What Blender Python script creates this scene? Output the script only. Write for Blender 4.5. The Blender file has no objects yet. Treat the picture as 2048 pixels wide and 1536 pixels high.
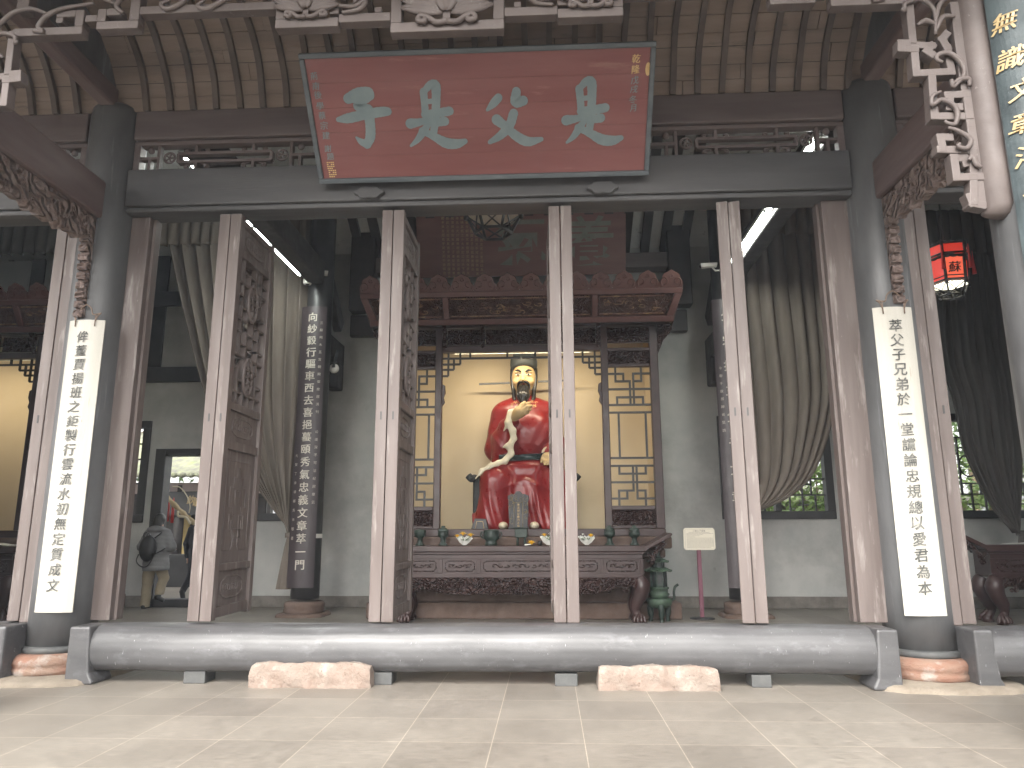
import bpy, math, random
import numpy as np
from math import sin, cos, pi, radians, atan2, sqrt
random.seed(7)
S = bpy.context.scene
COL = S.collection
# ---------------------------------------------------------------- camera
FPX, PITCH, YAW, ROLL, CAMH = 1444.0, radians(11.45), radians(2.8), -.003, 1.35
_d = np.array([-sin(YAW)*cos(PITCH), cos(YAW)*cos(PITCH), sin(PITCH)])
_r = np.array([cos(YAW), sin(YAW), 0.0]); _u = np.cross(_r, _d)
_r, _u = _r*cos(ROLL)+_u*sin(ROLL), _u*cos(ROLL)-_r*sin(ROLL)
CAM = np.array([0, 0, CAMH])
from mathutils import Matrix, Vector
cam = bpy.data.cameras.new('camera'); cam_o = bpy.data.objects.new('camera', cam); COL.objects.link(cam_o)
cam.sensor_width = 36; cam.lens = FPX/2048*36; cam.clip_end = 500; cam.clip_start = .05
cam_o.matrix_world = Matrix(((_r[0], _u[0], -_d[0], 0), (_r[1], _u[1], -_d[1], 0), (_r[2], _u[2], -_d[2], CAMH), (0, 0, 0, 1)))
S.camera = cam_o
# ---------------------------------------------------------------- light
SUN_EL, SUN_AZ = radians(42), radians(195)      # high, behind and slightly left of the viewer, under thin cloud
w = bpy.data.worlds.new('World'); S.world = w; w.use_nodes = True
nt = w.node_tree; bg = nt.nodes['Background']
sky = nt.nodes.new('ShaderNodeTexSky'); sky.sky_type = 'NISHITA'; sky.sun_disc = False
sky.sun_elevation = SUN_EL; sky.sun_rotation = SUN_AZ; sky.air_density = 1.0; sky.dust_density = 4.0; sky.ozone_density = 1.0
hsv = nt.nodes.new('ShaderNodeHueSaturation'); hsv.inputs['Saturation'].default_value = .1
warm = nt.nodes.new('ShaderNodeMix'); warm.data_type = 'RGBA'; warm.blend_type = 'MULTIPLY'; warm.inputs[0].default_value = 1; warm.inputs[7].default_value = (1, .975, .94, 1)   # thin bright cloud
nt.links.new(sky.outputs[0], hsv.inputs['Color']); nt.links.new(hsv.outputs[0], warm.inputs[6]); nt.links.new(warm.outputs[2], bg.inputs['Color'])
bg.inputs['Strength'].default_value = .15
sl = bpy.data.lights.new('sun', 'SUN'); sl.energy = .5; sl.angle = radians(85); sl.color = (1, .96, .9)
so = bpy.data.objects.new('sun', sl); COL.objects.link(so)
_sd = Vector((sin(SUN_AZ)*cos(SUN_EL), cos(SUN_AZ)*cos(SUN_EL), sin(SUN_EL)))
so.rotation_euler = _sd.to_track_quat('Z', 'Y').to_euler(); so.location = (0, -5, 20)
S.view_settings.view_transform = 'Standard'; S.view_settings.look = 'None'
S.view_settings.exposure = 2.25; S.view_settings.gamma = 1; S.view_settings.use_curve_mapping = False
S.render.engine = 'CYCLES'
cy = S.cycles; cy.use_denoising = True; cy.max_bounces = 8; cy.diffuse_bounces = 5; cy.glossy_bounces = 4
cy.transparent_max_bounces = 8; cy.sample_clamp_indirect = 6; cy.caustics_reflective = False; cy.caustics_refractive = False
# ---------------------------------------------------------------- measuring (pixel of the 2048 px photo -> point on a known plane)
def ray(x, y): return _d+(x-1024)/FPX*_r-(y-768)/FPX*_u
def at(x, y, Y):
    v = ray(x, y); return CAM+v*(Y/v[1])
def atx(x, y, Y): return at(x, y, Y)[0]
def atz(x, y, Y): return at(x, y, Y)[2]
def onplane(x, y, p0, n):
    v = ray(x, y); return CAM+v*(np.dot(p0-CAM, n)/np.dot(v, n))
# ---------------------------------------------------------------- mesh helpers
def wloc(o):
    p = np.zeros(3)
    while o is not None:
        p = p+np.array(o.location); o = o.parent
    return p
class MB:
    def __init__(s): s.v = []; s.f = []; s.sm = []
    def add(s, vs, fs, smooth=False):
        b = len(s.v); s.v.extend([tuple(map(float, p)) for p in vs]); s.f.extend([tuple(b+i for i in f) for f in fs]); s.sm.extend([smooth]*len(fs))
        return s
    def box(s, x0, x1, y0, y1, z0, z1):
        x0, x1 = min(x0, x1), max(x0, x1); y0, y1 = min(y0, y1), max(y0, y1); z0, z1 = min(z0, z1), max(z0, z1)
        return s.add([(x0, y0, z0), (x1, y0, z0), (x1, y1, z0), (x0, y1, z0), (x0, y0, z1), (x1, y0, z1), (x1, y1, z1), (x0, y1, z1)],
                     [(0, 3, 2, 1), (4, 5, 6, 7), (0, 1, 5, 4), (1, 2, 6, 5), (2, 3, 7, 6), (3, 0, 4, 7)])
    def bar(s, p, q, wd, ht, up=(0, 0, 1)):
        p, q = np.array(p, float), np.array(q, float); d = q-p; L = np.linalg.norm(d); d /= L
        up = np.array(up, float); sd = np.cross(d, up); n = np.linalg.norm(sd)
        if n < 1e-6: sd = np.cross(d, (1, 0, 0)); n = np.linalg.norm(sd)
        sd /= n; uu = np.cross(sd, d); a, b = sd*wd/2, uu*ht/2
        return s.add([p-a-b, p+a-b, p+a+b, p-a+b, q-a-b, q+a-b, q+a+b, q-a+b],
                     [(0, 1, 2, 3), (4, 7, 6, 5), (0, 4, 5, 1), (1, 5, 6, 2), (2, 6, 7, 3), (3, 7, 4, 0)])
    def prism(s, poly, w0, w1, fn, smooth=False):
        n = len(poly); a = [fn(u, v, w0) for u, v in poly]; b = [fn(u, v, w1) for u, v in poly]
        return s.add(a+b, [tuple(range(n))[::-1], tuple(range(n, 2*n))]+[(i, (i+1) % n, n+(i+1) % n, n+i) for i in range(n)], smooth)
    def tube(s, pts, rad, n=8, flat=1.0, nrm=None, caps=True):
        pts = [np.array(p, float) for p in pts]; m = len(pts)
        if not hasattr(rad, '__len__'): rad = [rad]*m
        vs = []; prev = None
        for i, p in enumerate(pts):
            t = pts[min(i+1, m-1)]-pts[max(i-1, 0)]; t = t/(np.linalg.norm(t)+1e-9)
            if nrm is not None: a = np.array(nrm, float)
            elif prev is None: a = np.array((0, 0, 1.)) if abs(t[2]) < .9 else np.array((1., 0, 0))
            else: a = prev
            a = a-t*np.dot(a, t); a /= np.linalg.norm(a)+1e-9; prev = a; b = np.cross(t, a)
            for k in range(n):
                an = 2*pi*k/n; vs.append(p+a*cos(an)*rad[i]*flat+b*sin(an)*rad[i])
        fs = [(i*n+k, i*n+(k+1) % n, (i+1)*n+(k+1) % n, (i+1)*n+k) for i in range(m-1) for k in range(n)]
        if caps: fs += [tuple(range(n))[::-1], tuple(range((m-1)*n, m*n))]
        return s.add(vs, fs, True)
    def lathe(s, prof, c=(0, 0, 0), n=24, sx=1, sy=1, smooth=True, a0=0, a1=2*pi):
        full = abs(a1-a0-2*pi) < 1e-6; m = n if full else n+1; vs = []
        for r, z in prof:
            for k in range(m):
                an = a0+(a1-a0)*k/n; vs.append((c[0]+r*cos(an)*sx, c[1]+r*sin(an)*sy, c[2]+z))
        fs = []
        for i in range(len(prof)-1):
            for k in range(n):
                k2 = (k+1) % m; fs.append((i*m+k, i*m+k2, (i+1)*m+k2, (i+1)*m+k))
        if full:
            fs += [tuple(range(m))[::-1], tuple(range((len(prof)-1)*m, len(prof)*m))]
        return s.add(vs, fs, smooth)
    def grid(s, fn, nu, nv, smooth=True):
        vs = [fn(i/nu, j/nv) for j in range(nv+1) for i in range(nu+1)]; m = nu+1
        return s.add(vs, [(j*m+i, j*m+i+1, (j+1)*m+i+1, (j+1)*m+i) for j in range(nv) for i in range(nu)], smooth)
    def sphere(s, c, r, n=12, m=8):
        if not hasattr(r, '__len__'): r = (r, r, r)
        prof = [(sin(pi*i/m), -cos(pi*i/m)) for i in range(m+1)]
        vs = [(c[0]+a*cos(2*pi*k/n)*r[0], c[1]+a*sin(2*pi*k/n)*r[1], c[2]+z*r[2]) for a, z in prof for k in range(n)]
        return s.add(vs, [(i*n+k, i*n+(k+1) % n, (i+1)*n+(k+1) % n, (i+1)*n+k) for i in range(m) for k in range(n)], True)
    def xf(s, M, start=0):
        for i in range(start, len(s.v)):
            s.v[i] = tuple(M @ Vector(s.v[i]))
        return s
    def build(s, name, mat, parent=None, bevel=0, loc=None, subsurf=0, solid=0):
        me = bpy.data.meshes.new(name)
        off = wloc(parent) if parent is not None else np.zeros(3)
        if loc is None:
            if parent is None:
                a = np.array(s.v); lo, hi = a.min(0), a.max(0); l = np.array(((lo[0]+hi[0])/2, (lo[1]+hi[1])/2, lo[2]))
            else: l = np.zeros(3)
        else: l = np.array(loc, float)-off
        t = off+l
        me.from_pydata([(p[0]-t[0], p[1]-t[1], p[2]-t[2]) for p in s.v], [], s.f)
        me.polygons.foreach_set('use_smooth', s.sm); me.validate(); me.update()
        if mat: me.materials.append(mat)
        o = bpy.data.objects.new(name, me); COL.objects.link(o); o.location = l
        if parent is not None: o.parent = parent
        if bevel:
            b = o.modifiers.new('bevel', 'BEVEL'); b.width = bevel; b.segments = 2; b.limit_method = 'ANGLE'; b.angle_limit = radians(40)
        if solid:
            b = o.modifiers.new('solid', 'SOLIDIFY'); b.thickness = solid; b.offset = 0
        if subsurf:
            b = o.modifiers.new('sub', 'SUBSURF'); b.levels = b.render_levels = subsurf
        return o
def tag(o, label=None, cat=None, group=None, kind=None):
    if label: o['label'] = label
    if cat: o['category'] = cat
    if group: o['group'] = group
    if kind: o['kind'] = kind
    return o
def thing(name, label, cat, loc, group=None):
    o = bpy.data.objects.new(name, None); COL.objects.link(o); o.location = loc; o.empty_display_size = .1
    return tag(o, label, cat, group)
def kids(o): return [c for c in bpy.data.objects if c.parent is o]
def copy_tree(o, parent=None):
    c = o.copy(); COL.objects.link(c); c.parent = parent
    for k in kids(o): copy_tree(k, c)
    return c
def spline(pts, n=8):
    P = [np.array(p, float) for p in pts]; P = [2*P[0]-P[1]]+P+[2*P[-1]-P[-2]]; out = []
    for i in range(1, len(P)-2):
        for k in range(n):
            t = k/n; a, b, c, d = P[i-1:i+3]
            out.append(.5*((2*b)+(c-a)*t+(2*a-5*b+4*c-d)*t*t+(3*b-a-3*c+d)*t**3))
    out.append(P[-2]); return out
# ---- glyphs from Blender's own built-in font
_gc = {}
def glyph(ch, bold=.0):
    k = (ch, bold)
    if k in _gc: return _gc[k]
    c = bpy.data.curves.new('glyph', 'FONT'); c.body = ch; c.size = 1; c.offset = bold; c.resolution_u = 3
    o = bpy.data.objects.new('glyph', c); COL.objects.link(o)
    dg = bpy.context.evaluated_depsgraph_get(); me = bpy.data.meshes.new_from_object(o.evaluated_get(dg))
    v = np.array([x.co[:2] for x in me.vertices]) if len(me.vertices) else np.zeros((0, 2))
    f = [tuple(p.vertices) for p in me.polygons]
    bpy.data.objects.remove(o); bpy.data.curves.remove(c); bpy.data.meshes.remove(me)
    if len(v):
        m = (v.min(0)+v.max(0))/2; v = v-m
    _gc[k] = (v, f); return v, f
def put_text(mb, chars, size, fn, bold=.012, jit=.0, slant=0.0, sx=1.0, nib=None):
    """chars: list of (ch,u,v) centres; fn(u,v)->world point; small hand-made unevenness in jit"""
    for ch, u, v in chars:
        if ch == ' ': continue
        g, f = glyph(ch, bold)
        a = random.uniform(-jit, jit); ca, sa = cos(a), sin(a); k = size*(1+random.uniform(-jit, jit))
        for rep in range(3 if nib else 1):      # a slanted broad nib: the stroke repeated a little along one diagonal
            vs = []; nx, ny = (nib[0]*(rep-1)*.5, -nib[1]*(rep-1)*.5) if nib else (0, 0)
            for x, y in g:
                x += nx+slant*y; y += ny+x*.05*(1 if jit else 0)
                X, Y = x*ca-y*sa, x*sa+y*ca; P_ = fn(u+X*k*sx, v+Y*k); vs.append((P_[0], P_[1]-.0005*rep, P_[2]))
            mb.add(vs, f)
def column_text(s, u, v0, step): return [(c, u, v0-i*step) for i, c in enumerate(s)]
# ---- signed distance fields -> mesh (surface nets), for figures and cast bronzes
def smin(a, b, k):
    h = np.clip(.5+.5*(b-a)/k, 0, 1); return b*(1-h)+a*h-k*h*(1-h)
def ell(P, c, r):
    q = (P-np.array(c))/np.array(r); k0 = np.sqrt((q*q).sum(-1))+1e-9; q2 = q/np.array(r); k1 = np.sqrt((q2*q2).sum(-1))+1e-9
    return k0*(k0-1)/k1
def cap(P, a, b, ra, rb):
    a, b = np.array(a, float), np.array(b, float); ab = b-a; t = np.clip(((P-a)@ab)/(ab@ab), 0, 1)
    return np.sqrt(((P-(a+t[..., None]*ab))**2).sum(-1))-(ra+(rb-ra)*t)
def sdf_mesh(f, lo, hi, res):
    lo, hi = np.array(lo, float), np.array(hi, float); n = np.ceil((hi-lo)/res).astype(int)+1
    ax = [lo[i]+res*np.arange(n[i]) for i in range(3)]
    G = np.stack(np.meshgrid(*ax, indexing='ij'), -1); D = f(G.reshape(-1, 3)).reshape(n)
    ins = D < 0; acc = np.zeros(tuple(n-1)+(3,)); cnt = np.zeros(tuple(n-1)); c8 = [(i, j, k) for i in (0, 1) for j in (0, 1) for k in (0, 1)]
    sl_ = lambda o: tuple(slice(o[i], o[i]+n[i]-1) for i in range(3))
    for a in range(3):
        for o in c8:
            if o[a]: continue
            o2 = list(o); o2[a] = 1; d0, d1 = D[sl_(o)], D[sl_(o2)]; m = (d0 < 0) != (d1 < 0)
            t = np.where(m, d0/(d0-d1+1e-12), 0); p = np.array(o, float)+np.zeros(acc.shape); p[..., a] += t
            acc += np.where(m[..., None], p, 0); cnt += m
    act = cnt > 0; idx = -np.ones(act.shape, int); idx[act] = np.arange(act.sum())
    ii = np.stack(np.nonzero(act), -1); V = lo+res*(ii+acc[act]/cnt[act][:, None]); F = []
    for a in range(3):
        b, c = (a+1) % 3, (a+2) % 3; s0 = [slice(None)]*3; s1 = [slice(None)]*3; s0[a] = slice(0, n[a]-1); s1[a] = slice(1, n[a])
        i0, i1 = ins[tuple(s0)], ins[tuple(s1)]; m = i0 != i1
        for e in np.argwhere(m):
            if e[b] == 0 or e[c] == 0 or e[b] >= n[b]-1 or e[c] >= n[c]-1: continue
            q = []
            for db, dc in ((-1, -1), (0, -1), (0, 0), (-1, 0)):
                w_ = e.copy(); w_[b] += db; w_[c] += dc; q.append(idx[tuple(w_)])
            if min(q) < 0: continue
            F.append(tuple(q) if i0[tuple(e)] else tuple(q[::-1]))
    return V, F
def sdf_build(f, lo, hi, res, name, mat, parent, origin=(0, 0, 0), loc=None, rot=0):
    V, F = sdf_mesh(f, lo, hi, res); o = np.array(origin)
    if rot:
        c, s_ = cos(rot), sin(rot); V = np.stack((V[:, 0]*c-V[:, 1]*s_, V[:, 0]*s_+V[:, 1]*c, V[:, 2]), -1)
    mb = MB(); mb.add(V+o, F, True); return mb.build(name, mat, parent, loc=loc)
# ---------------------------------------------------------------- materials
def srgb(r, g, b):
    f = lambda c: (c/255/12.92) if c/255 <= .04045 else ((c/255+.055)/1.055)**2.4
    return (f(r), f(g), f(b), 1)
def lin(*c): return tuple(c)+(1,)
def mk(name, base, alt=None, scale=3, stretch=(1, 1, 1), lo=.35, hi=.65, rough=.6, rvar=.1, bump=0, bscale=40, bstretch=None, bdist=.01,
       scuffs=(), spec=.5, emit=None, estr=0, relief=0, rscale=8, trans=0, coat=0, detail=5):
    m = bpy.data.materials.new(name); m.use_nodes = True; nt = m.node_tree; N, L = nt.nodes, nt.links; bs = N['Principled BSDF']
    tc = N.new('ShaderNodeTexCoord'); oi = N.new('ShaderNodeObjectInfo'); ad = N.new('ShaderNodeVectorMath'); ad.operation = 'ADD'
    ml = N.new('ShaderNodeMath'); ml.operation = 'MULTIPLY'; ml.inputs[1].default_value = 37.
    L.new(oi.outputs['Random'], ml.inputs[0]); L.new(tc.outputs['Object'], ad.inputs[0]); L.new(ml.outputs[0], ad.inputs[1])
    def noise(sc, st, det=detail, rg=.6):
        mp = N.new('ShaderNodeMapping'); mp.inputs['Scale'].default_value = st; L.new(ad.outputs[0], mp.inputs[0])
        t = N.new('ShaderNodeTexNoise'); t.inputs['Scale'].default_value = sc; t.inputs['Detail'].default_value = det; t.inputs['Roughness'].default_value = rg
        L.new(mp.outputs[0], t.inputs['Vector']); return t
    def ramp(src, a, b):
        r = N.new('ShaderNodeMapRange'); r.inputs[1].default_value = a; r.inputs[2].default_value = b; L.new(src, r.inputs[0]); return r.outputs[0]
    def mix(fac, a, b):
        x = N.new('ShaderNodeMix'); x.data_type = 'RGBA'; L.new(fac, x.inputs[0])
        for i, c in ((6, a), (7, b)):
            if isinstance(c, tuple): x.inputs[i].default_value = c
            else: L.new(c, x.inputs[i])
        return x.outputs[2]
    n1 = noise(scale, stretch); col = base
    if alt is not None: col = mix(ramp(n1.outputs['Fac'], lo, hi), base, alt)
    for (c, th, wd, sc, st) in scuffs:
        n = noise(sc, st, 6, .65); col = mix(ramp(n.outputs['Fac'], th, th+wd), col, c)
    if isinstance(col, tuple): bs.inputs['Base Color'].default_value = col
    else: L.new(col, bs.inputs['Base Color'])
    rr = N.new('ShaderNodeMapRange'); rr.inputs[1].default_value = .3; rr.inputs[2].default_value = .7
    rr.inputs[3].default_value = max(.03, rough-rvar); rr.inputs[4].default_value = min(1, rough+rvar); L.new(noise(scale*2.3, stretch).outputs['Fac'], rr.inputs[0]); L.new(rr.outputs[0], bs.inputs['Roughness'])
    bs.inputs['Specular IOR Level'].default_value = spec
    if coat: bs.inputs['Coat Weight'].default_value = coat; bs.inputs['Coat Roughness'].default_value = .15
    if bump or relief:
        bp = N.new('ShaderNodeBump'); bp.inputs['Strength'].default_value = max(bump, relief and 1); bp.inputs['Distance'].default_value = bdist
        h = noise(bscale, bstretch or stretch).outputs['Fac']
        if relief:
            w1 = noise(rscale*.6, (1, 1, 1), 2); vm = N.new('ShaderNodeVectorMath'); vm.operation = 'SCALE'; vm.inputs['Scale'].default_value = .5
            L.new(w1.outputs['Color'], vm.inputs[0]); va = N.new('ShaderNodeVectorMath'); L.new(ad.outputs[0], va.inputs[0]); L.new(vm.outputs[0], va.inputs[1])
            wv = N.new('ShaderNodeTexWave'); wv.wave_type = 'RINGS'; wv.inputs['Scale'].default_value = rscale*.5; wv.inputs['Distortion'].default_value = 6; wv.inputs['Detail'].default_value = 2
            L.new(va.outputs[0], wv.inputs['Vector'])
            mm = N.new('ShaderNodeMath'); mm.operation = 'MULTIPLY_ADD'; mm.inputs[1].default_value = relief; L.new(wv.outputs['Fac'], mm.inputs[0]); L.new(h, mm.inputs[2]); h = mm.outputs[0]
        L.new(h, bp.inputs['Height']); L.new(bp.outputs[0], bs.inputs['Normal'])
    if emit: bs.inputs['Emission Color'].default_value = emit; bs.inputs['Emission Strength'].default_value = estr
    if trans: bs.inputs['Transmission Weight'].default_value = trans
    return m
V_ = (6, 6, .5)     # upright grain
H_ = (.5, 6, 6)     # grain along x
D_ = (6, .5, 6)     # grain along y
W = lambda c, th=.62, wd=.05, sc=9, st=(1, 1, 1): (c, th, wd, sc, st)
LT = lin(.42, .39, .36)
m_dark = mk('black_paint', lin(.064, .065, .067), lin(.112, .114, .117), 2, (1, 1, .4), rough=.42, rvar=.12, bump=.25, bscale=14, bstretch=(3, 3, .6), bdist=.006,
            scuffs=[W(lin(.2, .21, .22), .6, .16, 4, (3, 3, .22)), W(LT, .74, .03, 30, (3, 3, .5))])
m_darkbeam = mk('black_beam_paint', lin(.06, .06, .062), lin(.09, .09, .094), 1.5, (.3, 2, 2), rough=.5, bump=.25, bscale=10, bstretch=(.5, 5, 5), bdist=.006,
                scuffs=[W(LT, .76, .03, 26, (.6, 3, 3))])
m_brown = mk('brown_door_paint', lin(.095, .074, .068), lin(.136, .111, .103), 1.6, (4, 4, .35), rough=.55, bump=.3, bscale=9, bstretch=(9, 9, .5), bdist=.004,
             scuffs=[W(lin(.23, .205, .193), .56, .16, 3, (5, 5, .6)), W(lin(.3, .27, .25), .7, .04, 22, (2, 2, .6))])
m_brownb = mk('brown_beam_paint', lin(.125, .1, .098), lin(.165, .135, .132), 1.6, (.4, 3, 3), rough=.6, bump=.3, bscale=9, bstretch=(.5, 8, 8), bdist=.004)
m_browny = mk('brown_tie_paint', lin(.12, .085, .08), lin(.16, .12, .115), 1.6, (3, .4, 3), rough=.6, bump=.3, bscale=9, bstretch=(8, .5, 8), bdist=.004)
m_fascia = mk('faded_carved_wood', lin(.076, .06, .056), lin(.108, .088, .082), 3, (1, 1, 1), rough=.6, bump=.35, bscale=30, bdist=.004,
              scuffs=[W(lin(.16, .143, .135), .63, .08, 14)])
m_carve = mk('deep_carved_wood', lin(.17, .12, .105), lin(.26, .2, .18), 7, rough=.65, bump=.4, bscale=26, relief=1.6, rscale=6, bdist=.05)
m_board = mk('ceiling_board', lin(.2, .157, .134), lin(.285, .228, .192), 1.3, (.6, 4, 4), rough=.75, bump=.35, bscale=8, bstretch=(1, 7, 7), bdist=.005,
             scuffs=[W(lin(.12, .1, .09), .6, .12, 2.2, (.7, 3, 3)), W(lin(.28, .21, .16), .7, .06, 6, (.5, 5, 5))])
m_rib = mk('ceiling_rib', lin(.075, .062, .056), lin(.13, .105, .09), 3, (1, 1, 1), rough=.7, bump=.3, bscale=12, bdist=.004)
m_sill = mk('worn_black_lacquer', lin(.062, .0615, .064), lin(.094, .0935, .097), 2.2, (.5, 2, 2), rough=.42, coat=.08, rvar=.1, bump=.22, bscale=12, bstretch=(2, 4, 4), bdist=.005,
            scuffs=[W(lin(.13, .13, .138), .56, .2, 3.2, (1.2, 2.5, 2.5)), W(lin(.4, .4, .42), .68, .02, 30, (3, .5, .5)), W(lin(.55, .54, .5), .75, .015, 9, (.5, 4, 8))])
m_post = mk('grey_post', lin(.05, .053, .054), lin(.085, .086, .084), 5, rough=.6, bump=.3, bscale=20, bdist=.004)
m_red_st = mk('red_sandstone', lin(.22, .11, .075), lin(.24, .165, .125), 3, (1, 1, 2), rough=.9, bump=.8, bscale=12, bdist=.02, scuffs=[W(lin(.34, .31, .28), .55, .14, 4), W(lin(.42, .38, .33), .68, .06, 9)])
m_red_dk = mk('brown_sandstone', lin(.1, .066, .052), lin(.15, .105, .085), 4, rough=.9, bump=.7, bscale=14, bdist=.015)
m_step = mk('pink_sandstone', lin(.215, .16, .13), lin(.24, .205, .175), 3.5, rough=.95, bump=1, bscale=18, bdist=.025, scuffs=[W(lin(.3, .265, .23), .56, .12, 7), W(lin(.14, .1, .08), .62, .06, 22)])
m_plinth = mk('pale_stone', lin(.19, .16, .125), lin(.25, .215, .17), 5, rough=.95, bump=.9, bscale=22, bdist=.015)
m_white = mk('cream_board', lin(.43, .415, .365), lin(.51, .495, .445), 1.2, (5, 5, .4), rough=.45, bump=.15, bscale=9, bstretch=(8, 8, .6), bdist=.003,
             scuffs=[W(lin(.36, .31, .25), .62, .1, 6, (5, 5, .5)), W(lin(.27, .2, .15), .7, .03, 12, (3, 3, 1))])
m_ink = mk('faded_ink', lin(.07, .073, .07), lin(.24, .24, .22), 13, lo=.4, hi=.68, rough=.6)
m_redb = mk('faded_red_board', lin(.195, .062, .059), lin(.235, .09, .087), 1.1, (.5, 3, 3), rough=.5, bump=.15, bscale=6, bstretch=(.5, 9, 9), bdist=.004,
            scuffs=[W(lin(.3, .14, .13), .62, .12, 2.4, (.6, 4, 4)), W(lin(.62, .5, .45), .762, .02, 7, (.7, 9, 9))])
m_bluef = mk('blue_grey_frame', lin(.082, .1, .115), lin(.12, .14, .155), 3, (.6, 3, 3), rough=.5, bump=.2, bscale=12)
m_blue = mk('grey_blue_lettering', lin(.17, .228, .25), lin(.215, .28, .3), 5, rough=.55, scuffs=[W(lin(.12, .15, .16), .69, .05, 9, (.8, 3, 3))])
m_gold = mk('gold_leaf', lin(.62, .4, .16), lin(.72, .52, .25), 10, rough=.45)
m_goldp = mk('pale_gold_leaf', lin(.34, .24, .1), lin(.4, .31, .16), 10, rough=.4)
m_teal = mk('peeling_blue_black_lacquer', lin(.018, .025, .028), lin(.055, .072, .077), 1.8, lo=.38, hi=.6, spec=.25, rough=.45, bump=.5, bscale=22, bdist=.006, scuffs=[W(lin(.11, .13, .128), .66, .08, 4, (1, 1, .5))])
m_shr = mk('dark_rosewood', lin(.034, .018, .017), lin(.052, .027, .025), 3, (1, 1, 1), rough=.38, bump=.1, bscale=20, bdist=.003)
m_shrr = mk('red_rosewood', lin(.1, .042, .036), lin(.14, .062, .052), 3, (.5, 2, 2), rough=.42, bump=.15, bscale=20, bdist=.003)
m_relief = mk('carved_rosewood', lin(.042, .022, .02), lin(.068, .037, .033), 9, rough=.3, relief=2.0, rscale=9, bscale=30, bump=.4, bdist=.03)
m_reliefr = mk('carved_red_rosewood', lin(.08, .036, .03), lin(.14, .07, .052), 9, rough=.36, relief=2.0, rscale=12, bscale=30, bump=.4, bdist=.03)
m_blk = mk('black_wood', lin(.02, .02, .021), lin(.034, .033, .034), 3, rough=.45, bump=.1)
m_blkw = mk('dark_beam_wood', lin(.034, .03, .03), lin(.055, .048, .046), 3, rough=.6, bump=.2, bscale=14)
m_plas = mk('grey_plaster', lin(.4, .41, .4), lin(.5, .5, .48), 1.4, rough=.9, bump=.25, bscale=9, bdist=.008, scuffs=[W(lin(.29, .29, .275), .48, .3, .8), W(lin(.22, .21, .19), .68, .1, 5, (1, 1, .35)), W(lin(.55, .54, .51), .66, .14, 1.7)])
m_skirt = mk('mossy_stone_footing', lin(.13, .12, .105), lin(.22, .2, .18), 4, rough=.9, bump=.6, bscale=14, bdist=.015)
m_cream = mk('cream_wall', lin(.6, .5, .33), lin(.65, .55, .38), 1, rough=.85)
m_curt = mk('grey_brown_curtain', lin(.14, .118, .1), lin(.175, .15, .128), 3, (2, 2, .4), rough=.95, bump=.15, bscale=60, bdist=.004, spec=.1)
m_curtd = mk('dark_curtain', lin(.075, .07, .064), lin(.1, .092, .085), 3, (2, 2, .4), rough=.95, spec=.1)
m_robe = mk('red_lacquer_robe', lin(.19, .011, .012), lin(.24, .018, .017), 3, rough=.33, rvar=.1, bump=.12, bscale=18, coat=.12)
m_skin = mk('gilded_skin', lin(.4, .28, .13), lin(.45, .33, .17), 5, rough=.5)
m_hat = mk('grey_hat', lin(.022, .026, .026), lin(.034, .038, .037), 5, rough=.7)
m_hair = mk('black_hair', lin(.012, .011, .01), rough=.35)
m_lining = mk('cream_lining', lin(.6, .53, .39), lin(.66, .6, .45), 5, rough=.45)
m_belt = mk('green_black_belt', lin(.015, .03, .028), rough=.3)
m_jade = mk('green_belt_plate', lin(.05, .14, .12), rough=.3)
m_eye = mk('eye_white', lin(.75, .68, .5), rough=.3)
m_lip = mk('painted_lip', lin(.3, .07, .05), rough=.4)
m_bronze = mk('green_bronze', lin(.01, .017, .014), lin(.03, .052, .04), 9, rough=.5, bump=.4, bscale=40, bdist=.006)
m_bronzeg = mk('verdigris_bronze', lin(.025, .042, .028), lin(.07, .115, .075), 12, rough=.6, bump=.4, bscale=40, bdist=.005)
m_yel = mk('yellow_petal', lin(.85, .5, .03), lin(.9, .62, .06), 20, rough=.7)
m_wpet = mk('white_petal', lin(.8, .8, .76), rough=.7)
m_leaf = mk('leaf_green', lin(.06, .13, .03), lin(.12, .22, .06), 9, rough=.6)
m_paper = mk('wrapping_paper', lin(.62, .62, .58), lin(.7, .7, .66), 9, rough=.7)
m_cctv = mk('white_plastic', lin(.72, .7, .66), rough=.4)
m_pole = mk('purple_pole', lin(.15, .05, .075), rough=.45)
m_sign = mk('cream_sign', lin(.7, .65, .54), rough=.5)
m_signtx = mk('grey_print', lin(.3, .27, .23), rough=.6)
m_tube = mk('lit_tube', lin(.9, .95, .9), emit=lin(.95, 1, .93), estr=20)
m_fix = mk('tube_housing', lin(.55, .58, .54), rough=.4)
m_lred = mk('lit_red_silk', lin(.5, .02, .015), emit=lin(1, .075, .045), estr=.09)
m_lor = mk('lit_orange_silk', lin(.6, .08, .04), emit=lin(1, .16, .08), estr=.17)
m_lwh = mk('lit_lantern_base', lin(.8, .78, .6), emit=lin(1, .95, .72), estr=.7)
m_silk = mk('red_silk', lin(.42, .03, .03), rough=.6)
m_pane = mk('pale_lantern_pane', lin(.62, .58, .5), rough=.6)
m_soot = mk('whitewashed_roof_brick', lin(.5, .51, .5), lin(.62, .62, .6), 2, rough=.9, bump=.3, bscale=12, scuffs=[W(lin(.12, .12, .12), .6, .1, 3.5)])
m_coat = mk('grey_quilted_coat', lin(.16, .16, .165), lin(.2, .2, .205), 5, rough=.75)
m_khaki = mk('khaki_trousers', lin(.25, .21, .145), lin(.3, .25, .18), 5, rough=.9)
m_navy = mk('dark_clothing', lin(.012, .013, .018), rough=.8)
m_bag = mk('black_nylon', lin(.012, .012, .013), rough=.5)
m_flesh = mk('skin', lin(.45, .27, .19), rough=.55)
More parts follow.
